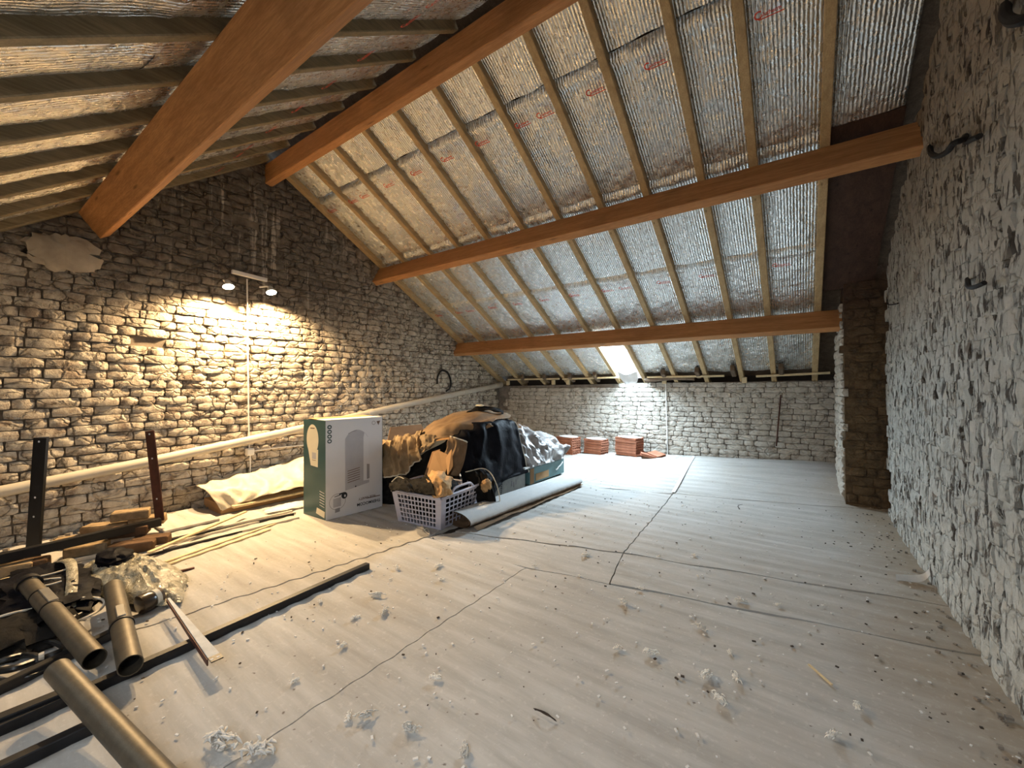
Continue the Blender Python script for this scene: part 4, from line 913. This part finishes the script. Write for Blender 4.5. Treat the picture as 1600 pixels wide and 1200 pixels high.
cover('khaki_cloth', [[(-3.28, 2.36, .505), (-3.06, 2.42, .535), (-2.90, 2.47, .565), (-2.76, 2.52, .61)], [(-3.16, 2.26, .48), (-2.98, 2.31, .49), (-2.84, 2.36, .52), (-2.70, 2.43, .57)], [(-3.06, 2.18, .38), (-2.90, 2.22, .37), (-2.76, 2.28, .40), (-2.64, 2.37, .48)], [(-2.98, 2.15, .265), (-2.84, 2.18, .25), (-2.70, 2.25, .285), (-2.60, 2.34, .41)]], 40, 60, .05, (1.6, 6), 11, 'khaki', .005, 'khaki cloth with deep folds draped over the open cardboard box', 'cloth', -1)
cover('black_sheet', [[(-3.02, 2.21, .30), (-2.78, 2.29, .31), (-2.62, 2.39, .44), (-2.44, 2.50, .56)], [(-2.98, 2.20, .15), (-2.74, 2.28, .17), (-2.54, 2.40, .24), (-2.32, 2.49, .30)], [(-2.97, 2.18, .01), (-2.72, 2.27, .01), (-2.48, 2.44, .01), (-2.24, 2.50, .01)]], 26, 36, .028, (3, 5), 15, 'darkcloth', .004, 'dark sheet filling the shadowed gap below the khaki cloth, behind the basket', 'cloth', None)  # dark sheet added to stand for the black void under the covers
cover('tan_cloth', [[(-2.72, 2.44, .575), (-2.62, 2.42, .60), (-2.52, 2.44, .60)], [(-2.70, 2.39, .50), (-2.60, 2.38, .52), (-2.51, 2.43, .545)], [(-2.685, 2.36, .415), (-2.62, 2.355, .44), (-2.55, 2.42, .50)]], 16, 20, .02, (2.5, 4), 18, 'khaki', .004, 'small tan fold of cloth hanging below the brown tarp', 'cloth', None)
cover('tan_cloth', [[(-2.36, 2.44, .60), (-2.28, 2.46, .58), (-2.235, 2.52, .55)], [(-2.37, 2.40, .47), (-2.29, 2.40, .43), (-2.22, 2.46, .40)], [(-2.40, 2.36, .33), (-2.33, 2.36, .30), (-2.24, 2.42, .29)]], 18, 20, .026, (2.5, 4), 25, 'brown_sheet', .004, 'brown cloth fold hanging over the left edge of the black sheet', 'cloth', 0)
fp = thing('torn_carton', 'torn orange-brown cardboard flaps poking out between the brown cloths', 'cardboard', atd(685, 738, 3.22))
obj('flap', prism([atd(668, 742, 3.25), atd(694, 744, 3.18), atd(704, 712, 3.24), atd(686, 704, 3.3), atd(678, 708, 3.3)], VX * -.006), M['card'], fp)
obj('flap', prism([atd(664, 742, 3.32), atd(676, 738, 3.32), atd(688, 702, 3.36), atd(676, 706, 3.38)], VX * -.006), M['card_in'], fp)
obj('flap', prism([atd(700, 742, 3.15), atd(708, 728, 3.18), atd(706, 702, 3.24), atd(697, 716, 3.24)], VX * -.006), M['card'], fp)
cover('grey_sheet', [[(-2.66, 3.30, .63), (-2.58, 3.52, .635), (-2.56, 3.78, .56), (-2.50, 4.16, .44)], [(-2.42, 3.30, .58), (-2.40, 3.52, .56), (-2.36, 3.80, .48), (-2.30, 4.22, .37)], [(-2.26, 3.32, .40), (-2.24, 3.52, .37), (-2.22, 3.80, .34), (-2.19, 4.22, .32)], [(-2.17, 3.36, .20), (-2.165, 3.52, .205), (-2.165, 3.78, .20), (-2.185, 4.14, .20)]], 44, 60, .052, (2.6, 7), 31, 'grey_sheet', .003, 'shiny grey plastic sheet with sharp folds over the far half of the pile', 'sheet', None)
tag(obj('white_panel', MB().box((-2.30, 3.45, .215), (.26, .38, .018), (Vector((1, .05, 0)).normalized(), Vector((-.05, 1, 0)).normalized(), VZ), .002), M['dust']), 'white board edge under the grey sheet, above the teal carton', 'board')
# ---- carpet roll
cp = thing('carpet_roll', 'flattened dust-covered carpet roll lying in front of the covered pile', 'carpet', (-1.96, 2.95, 0))
def rollshell(rx_, rz_, cz, extra=0):
    P_ = []
    for i in range(25):
        t_ = i / 24; c = Vector((-2.0 + .085 * t_, 2.15 + 1.59 * t_, cz)); row = []
        for j in range(31):
            a = 2 * math.pi * j / 30; k = 1 + .05 * noise.noise(Vector((math.cos(a) * 2, math.sin(a) * 2, t_ * 5)))
            row.append(c + Vector((math.cos(a) * rx_ * k, -.05 * math.cos(a) * .3, max(-cz + .003, math.sin(a) * rz_ * k))))
        P_.append(row)
    return P_
t = NT('dusty_carpet'); p = t.pos(); x_, y_, z_ = t.sep(p); nn_ = t.noise(p, 24, 4)
f_ = t.ramp(t.math('ADD', z_, t.math('MULTIPLY', t.math('SUBTRACT', nn_, .5), .03)), [(.035, 0), (.06, 1)])
M['carpetmix'] = t.done(t.mix(f_, (.24, .16, .10), t.mix(nn_, (.56, .57, .56), (.68, .68, .67))), .95, 0, t.bump(t.noise(p, 120, 3), .6, .004), .1)
obj('outer_layer', MB().grid(rollshell(.135, .052, .056)), M['carpetmix'], cp, 'all')
obj('inner_layer', MB().grid(rollshell(.122, .041, .056)), M['carpet_b'], cp, 'all')
obj('loose_edge', MB().grid(surf([[(-1.86 + .05 * k / 8, 2.16 + .197 * k, .03) for k in range(9)], [(-1.825 + .05 * k / 8, 2.16 + .197 * k, .012 + .006 * (k % 3)) for k in range(9)]], 4, 40, .006, (2, 12), 4)), M['carpet_b'], cp, 60)
# ---- stacks of terracotta roof tiles by the far wall
tm = MB(); tm.box((0, 0, .026), (.30, .18, .008), None, .002); tm.box((0, 0, .004), (.30, .18, .008), None, .002)
for y in (-.086, -.045, -.002, .042, .086): tm.box((0, y, .015), (.298, .009, .016))
tm.box((0, -.093, .0315), (.30, .006, .004)); tile_me = mesh('roof_tile', tm, M['tile'])
dm = MB(); lump(dm, (0, 0, 0), (.155, .10, .012), .1, 3, 5, 8, 20, True); dust_me = mesh('dust_layer', dm, M['dust'], 60)
def stack(u, v, u2, v2, n, label, k0, ln=1.0):
    zf = (.06, .075, .09)[('beside' not in label) + ('under' in label)]; a = at(u, v, 2, zf); b = at(u2, v2, 2, zf); d = (b - a); d.z = 0; d.normalize(); w = Vector((-d.y, d.x, 0)); w = w if w.y > 0 else -w
    c = a + d * .15 * ln + w * .09; c.y = min(c.y, YE - .19); zf = fz(c.x, c.y) + .003
    for k in range(n):
        o = bpy.data.objects.new('roof_tile', tile_me); COL.objects.link(o)
        o.location = (c.x + rnd.uniform(-.006, .006), c.y + rnd.uniform(-.006, .006), zf + k * .0335); o.rotation_euler = (0, 0, math.atan2(d.y, d.x) + rnd.uniform(-.03, .03)); o.scale = (ln, 1, 1)
        pos_ = 'topmost' if k == n - 1 else 'lowest' if k == 0 else ('second', 'third', 'fourth', 'fifth', 'sixth')[k - 1] + ' from the floor'
        tag(o, 'terracotta roof tile, %s in the %s' % (pos_, label), 'roof tile', 'terracotta tiles stacked by the far wall')
        if k == n - 1:
            dl = bpy.data.objects.new('dust_layer', dust_me); COL.objects.link(dl); dl.parent = o; dl.location = (0, 0, .036)
stack(894, 711.5, 864, 706.5, 7, 'stack beside the grey sheet', 0)
stack(948, 709, 915, 704.5, 6, 'middle stack', 0, .95)
stack(1001, 713, 962, 707.5, 7, 'stack under the roof window', 0, 1.05)
for k, (u, v, r_, lab) in enumerate([(1012, 717, .4, 'broken tile piece lying in front of the right tile stack'), (1030, 714, -.5, 'broken tile piece farthest right, below the white wall cable'), (1022, 704, .9, 'broken tile leaning behind the fallen tile pieces')]):
    p = at(u, v, 2, .09); p.y = min(p.y, 5.28); o = bpy.data.objects.new('broken_tile', tile_me); COL.objects.link(o); o.location = (p.x, p.y, fz(p.x, p.y) + (.010)); o.rotation_euler = (.15 * k, .25 - .1 * k, r_); o.scale = (.6, .8, 1); tag(o, lab, 'roof tile', 'broken roof tiles')
# ---- small things on the floor
tag(obj('paper_curl', solid and MB().grid([[p_, p_ + Vector((0, .006, .035))] for p_ in spline([at(1400, 908, 2, .004), at(1425, 910, 2, .004), at(1443, 908, 2, .02), at(1453, 899, 2, .06)], 16)]), M['dust'], None, 60), 'curled white strip of paper at the foot of the right wall', 'paper')
tag(obj('floor_wire', MB().tube(spline([at(1155, 795, 2, .006), at(1157, 789, 2, .006), at(1200, 789.5, 2, .006), at(1260, 795, 2, .008), at(1318, 799, 2, .012)], 24), .0035, 6), M['grit'], None, 40), 'thin dark wire on the floor leading to the chimney foot', 'wire')
tag(obj('wood_chip', MB().grid(surf([[at(833, 1106, 2, .008), at(852, 1112, 2, .014), at(868, 1124, 2, .006)], [at(836, 1109, 2, .002), at(854, 1118, 2, .01), at(870, 1128, 2, .002)]], 3, 8, .003, (2, 3), 3)), M['grit'], None), 'dark splintered chip lying in the middle foreground', 'chip')
tag(obj('wood_chip', MB().beam(at(1264, 1038, 2, .004), at(1300, 1070, 2, .006), .008, .004), M['lath']), 'thin pale wood splinter on the right part of the floor', 'chip')
tag(obj('wood_chip', MB().box(at(1304, 812, 2, .006), (.06, .035, .006)), M['card']), 'flat brown chip on the floor in front of the chimney', 'chip')
tag(obj('twisted_clip', MB().tube(spline([at(u, v, 2, .012) for u, v in ((660, 822), (664, 829), (671, 835), (668, 826), (660, 829))], 14), .004, 6), M['hem'], None, 40), 'small twisted pale wire on the floor in front of the basket', 'wire')
ft = []
for k in range(5):
    mb = MB(); rr_ = random.Random(70 + k)
    for f_ in range(46):
        a0 = rr_.uniform(0, 6.28); c0 = Vector((rr_.gauss(0, .22), rr_.gauss(0, .11), abs(rr_.gauss(0, .10)))); d0 = Vector((math.cos(a0), math.sin(a0) * .6, rr_.uniform(-.3, .6))) * rr_.uniform(.10, .24)
        mb.tube(spline([c0 - d0, c0 + Vector((rr_.gauss(0, .05), rr_.gauss(0, .05), rr_.uniform(0, .09))), c0 + d0], 4), [.012, .035, .045, .035, .012], 4, False)
    ft.append(mesh('fluff_tuft', mb, M['fluff'], 'all'))
tufts = [(345, 1168, .10), (404, 1176, .085), (640, 1140, .05), (725, 1176, .045), (588, 932, .06), (600, 958, .05), (555, 966, .04), (975, 943, .05), (964, 1013, .035), (1095, 982, .05), (1102, 1056, .05), (1158, 940, .05), (535, 1010, .035), (690, 906, .035), (1140, 1020, .03), (1017, 1022, .05), (1085, 868, .035), (915, 868, .045), (1125, 1095, .05), (570, 1120, .05), (545, 1120, .03), (685, 885, .05), (620, 888, .045), (1340, 1105, .04), (1000, 920, .03), (460, 1065, .03), (680, 1060, .04), (1150, 1060, .045), (1215, 945, .03), (1090, 900, .02), (835, 885, .03), (905, 900, .025), (1300, 1150, .04), (500, 940, .03), (1030, 870, .03)]
big = {0: 'largest pale fluff tuft, at the bottom left beside the nearest tube', 1: 'large pale fluff tuft lying across the floor seam at the bottom left', 2: 'fluff tuft in the bottom middle, left of the dark splintered chip', 3: 'fluff tuft at the very bottom, left of the dark splintered chip',
       4: 'fluff tuft on the floor just beyond the end of the long black rail', 5: 'fluff tuft halfway between the long black rail and the floor seam', 7: 'fluff tuft below the crossing of the floor seams, centre right', 9: 'fluff tuft in the middle of the right floor half', 11: 'fluff tuft on the right, towards the curled paper strip', 19: 'fluff tuft in the lower left, right of the angle iron'}
fm = MB()
for k, (u, v, sz) in enumerate(tufts):
    p = at(u, v, 2, .006); mt = Matrix.Translation((p.x, p.y, fz(p.x, p.y) + .004 + sz * .09)) @ Matrix.Rotation(k * 1.7 if k > 1 else .35, 4, 'Z') @ Matrix.Scale(sz, 4)
    if k in big:
        o = bpy.data.objects.new('fluff_tuft', ft[k % 5]); COL.objects.link(o); o.matrix_basis = mt; tag(o, big[k], 'fluff', 'loose insulation fluff')
    else: fm.add([mt @ w.co for w in ft[k % 5].vertices], [tuple(q.vertices) for q in ft[k % 5].polygons])
o = tag(obj('insulation_fluff', fm, M['fluff'], None, 'all'), 'small pale wisps of insulation fluff strewn over the floor', 'fluff'); o['kind'] = 'stuff'
cover('plastic_film', [[P(WX0 + .03, 5.22, .02), P((WX0 + WX1) / 2, 5.26, -.02), P(WX1 - .02, 5.24, .02)], [P(WX0 + .04, 5.34, -.01), P((WX0 + WX1) / 2, 5.38, -.05), P(WX1 - .03, 5.34, -.01)], [P(WX0 + .08, 5.40, -.05), P((WX0 + WX1) / 2, 5.42, -.09), P(WX1 - .06, 5.40, -.05)]], 12, 20, .008, (2, 4), 51, 'dust', .002, 'white plastic film sagging below the bright roof window', 'film', None)
rnd = random.Random(11)
for nm, cnt, mat, s0, s1, lab in (('grit', 260, 'grit', .002, .007, 'scattered dark grit and mortar crumbs on the floor'), ('crumbs', 900, 'dust', .002, .007, 'scattered pale plaster crumbs and dust flecks on the floor')):
    mb = MB()
    for k in range(cnt):
        if nm == 'grit' and k % 3 == 0: x, y = XR - abs(rnd.gauss(0, .22)) - .02, rnd.uniform(1.2, 4.1)
        else: x, y = rnd.uniform(-2.6, .5), rnd.uniform(.3, 4.0)
        s_ = rnd.uniform(s0, s1); a = rnd.uniform(0, 3.1)
        mb.box((x, y, fz(x, y) + .005 + s_ * .25), (s_ * rnd.uniform(1, 2.2), s_, s_ * .6), (Vector((math.cos(a), math.sin(a), 0)), Vector((-math.sin(a), math.cos(a), 0)), VZ))
    o = tag(obj(nm, mb, M[mat]), lab, 'debris'); o['kind'] = 'stuff'
mb = MB()
for k in range(170):
    y = rnd.uniform(.2, 2.6) if k < 90 else rnd.uniform(1.0, 4.15); s_ = rnd.uniform(.008, .03) * (1 if k < 90 else .45)
    x = XG + abs(rnd.gauss(0, .05)) + .02 if k < 90 else XR - abs(rnd.gauss(0, .05)) - .012
    mb.box((x, y, .004 + s_ * .3), (s_, s_ * rnd.uniform(.7, 1.4), s_ * .7), (Vector((math.cos(k), math.sin(k), 0)), Vector((-math.sin(k), math.cos(k), 0)), VZ))
o = tag(obj('rubble', mb, M['mortar_l']), 'fallen mortar rubble along the foot of the side walls', 'debris'); o['kind'] = 'stuff'
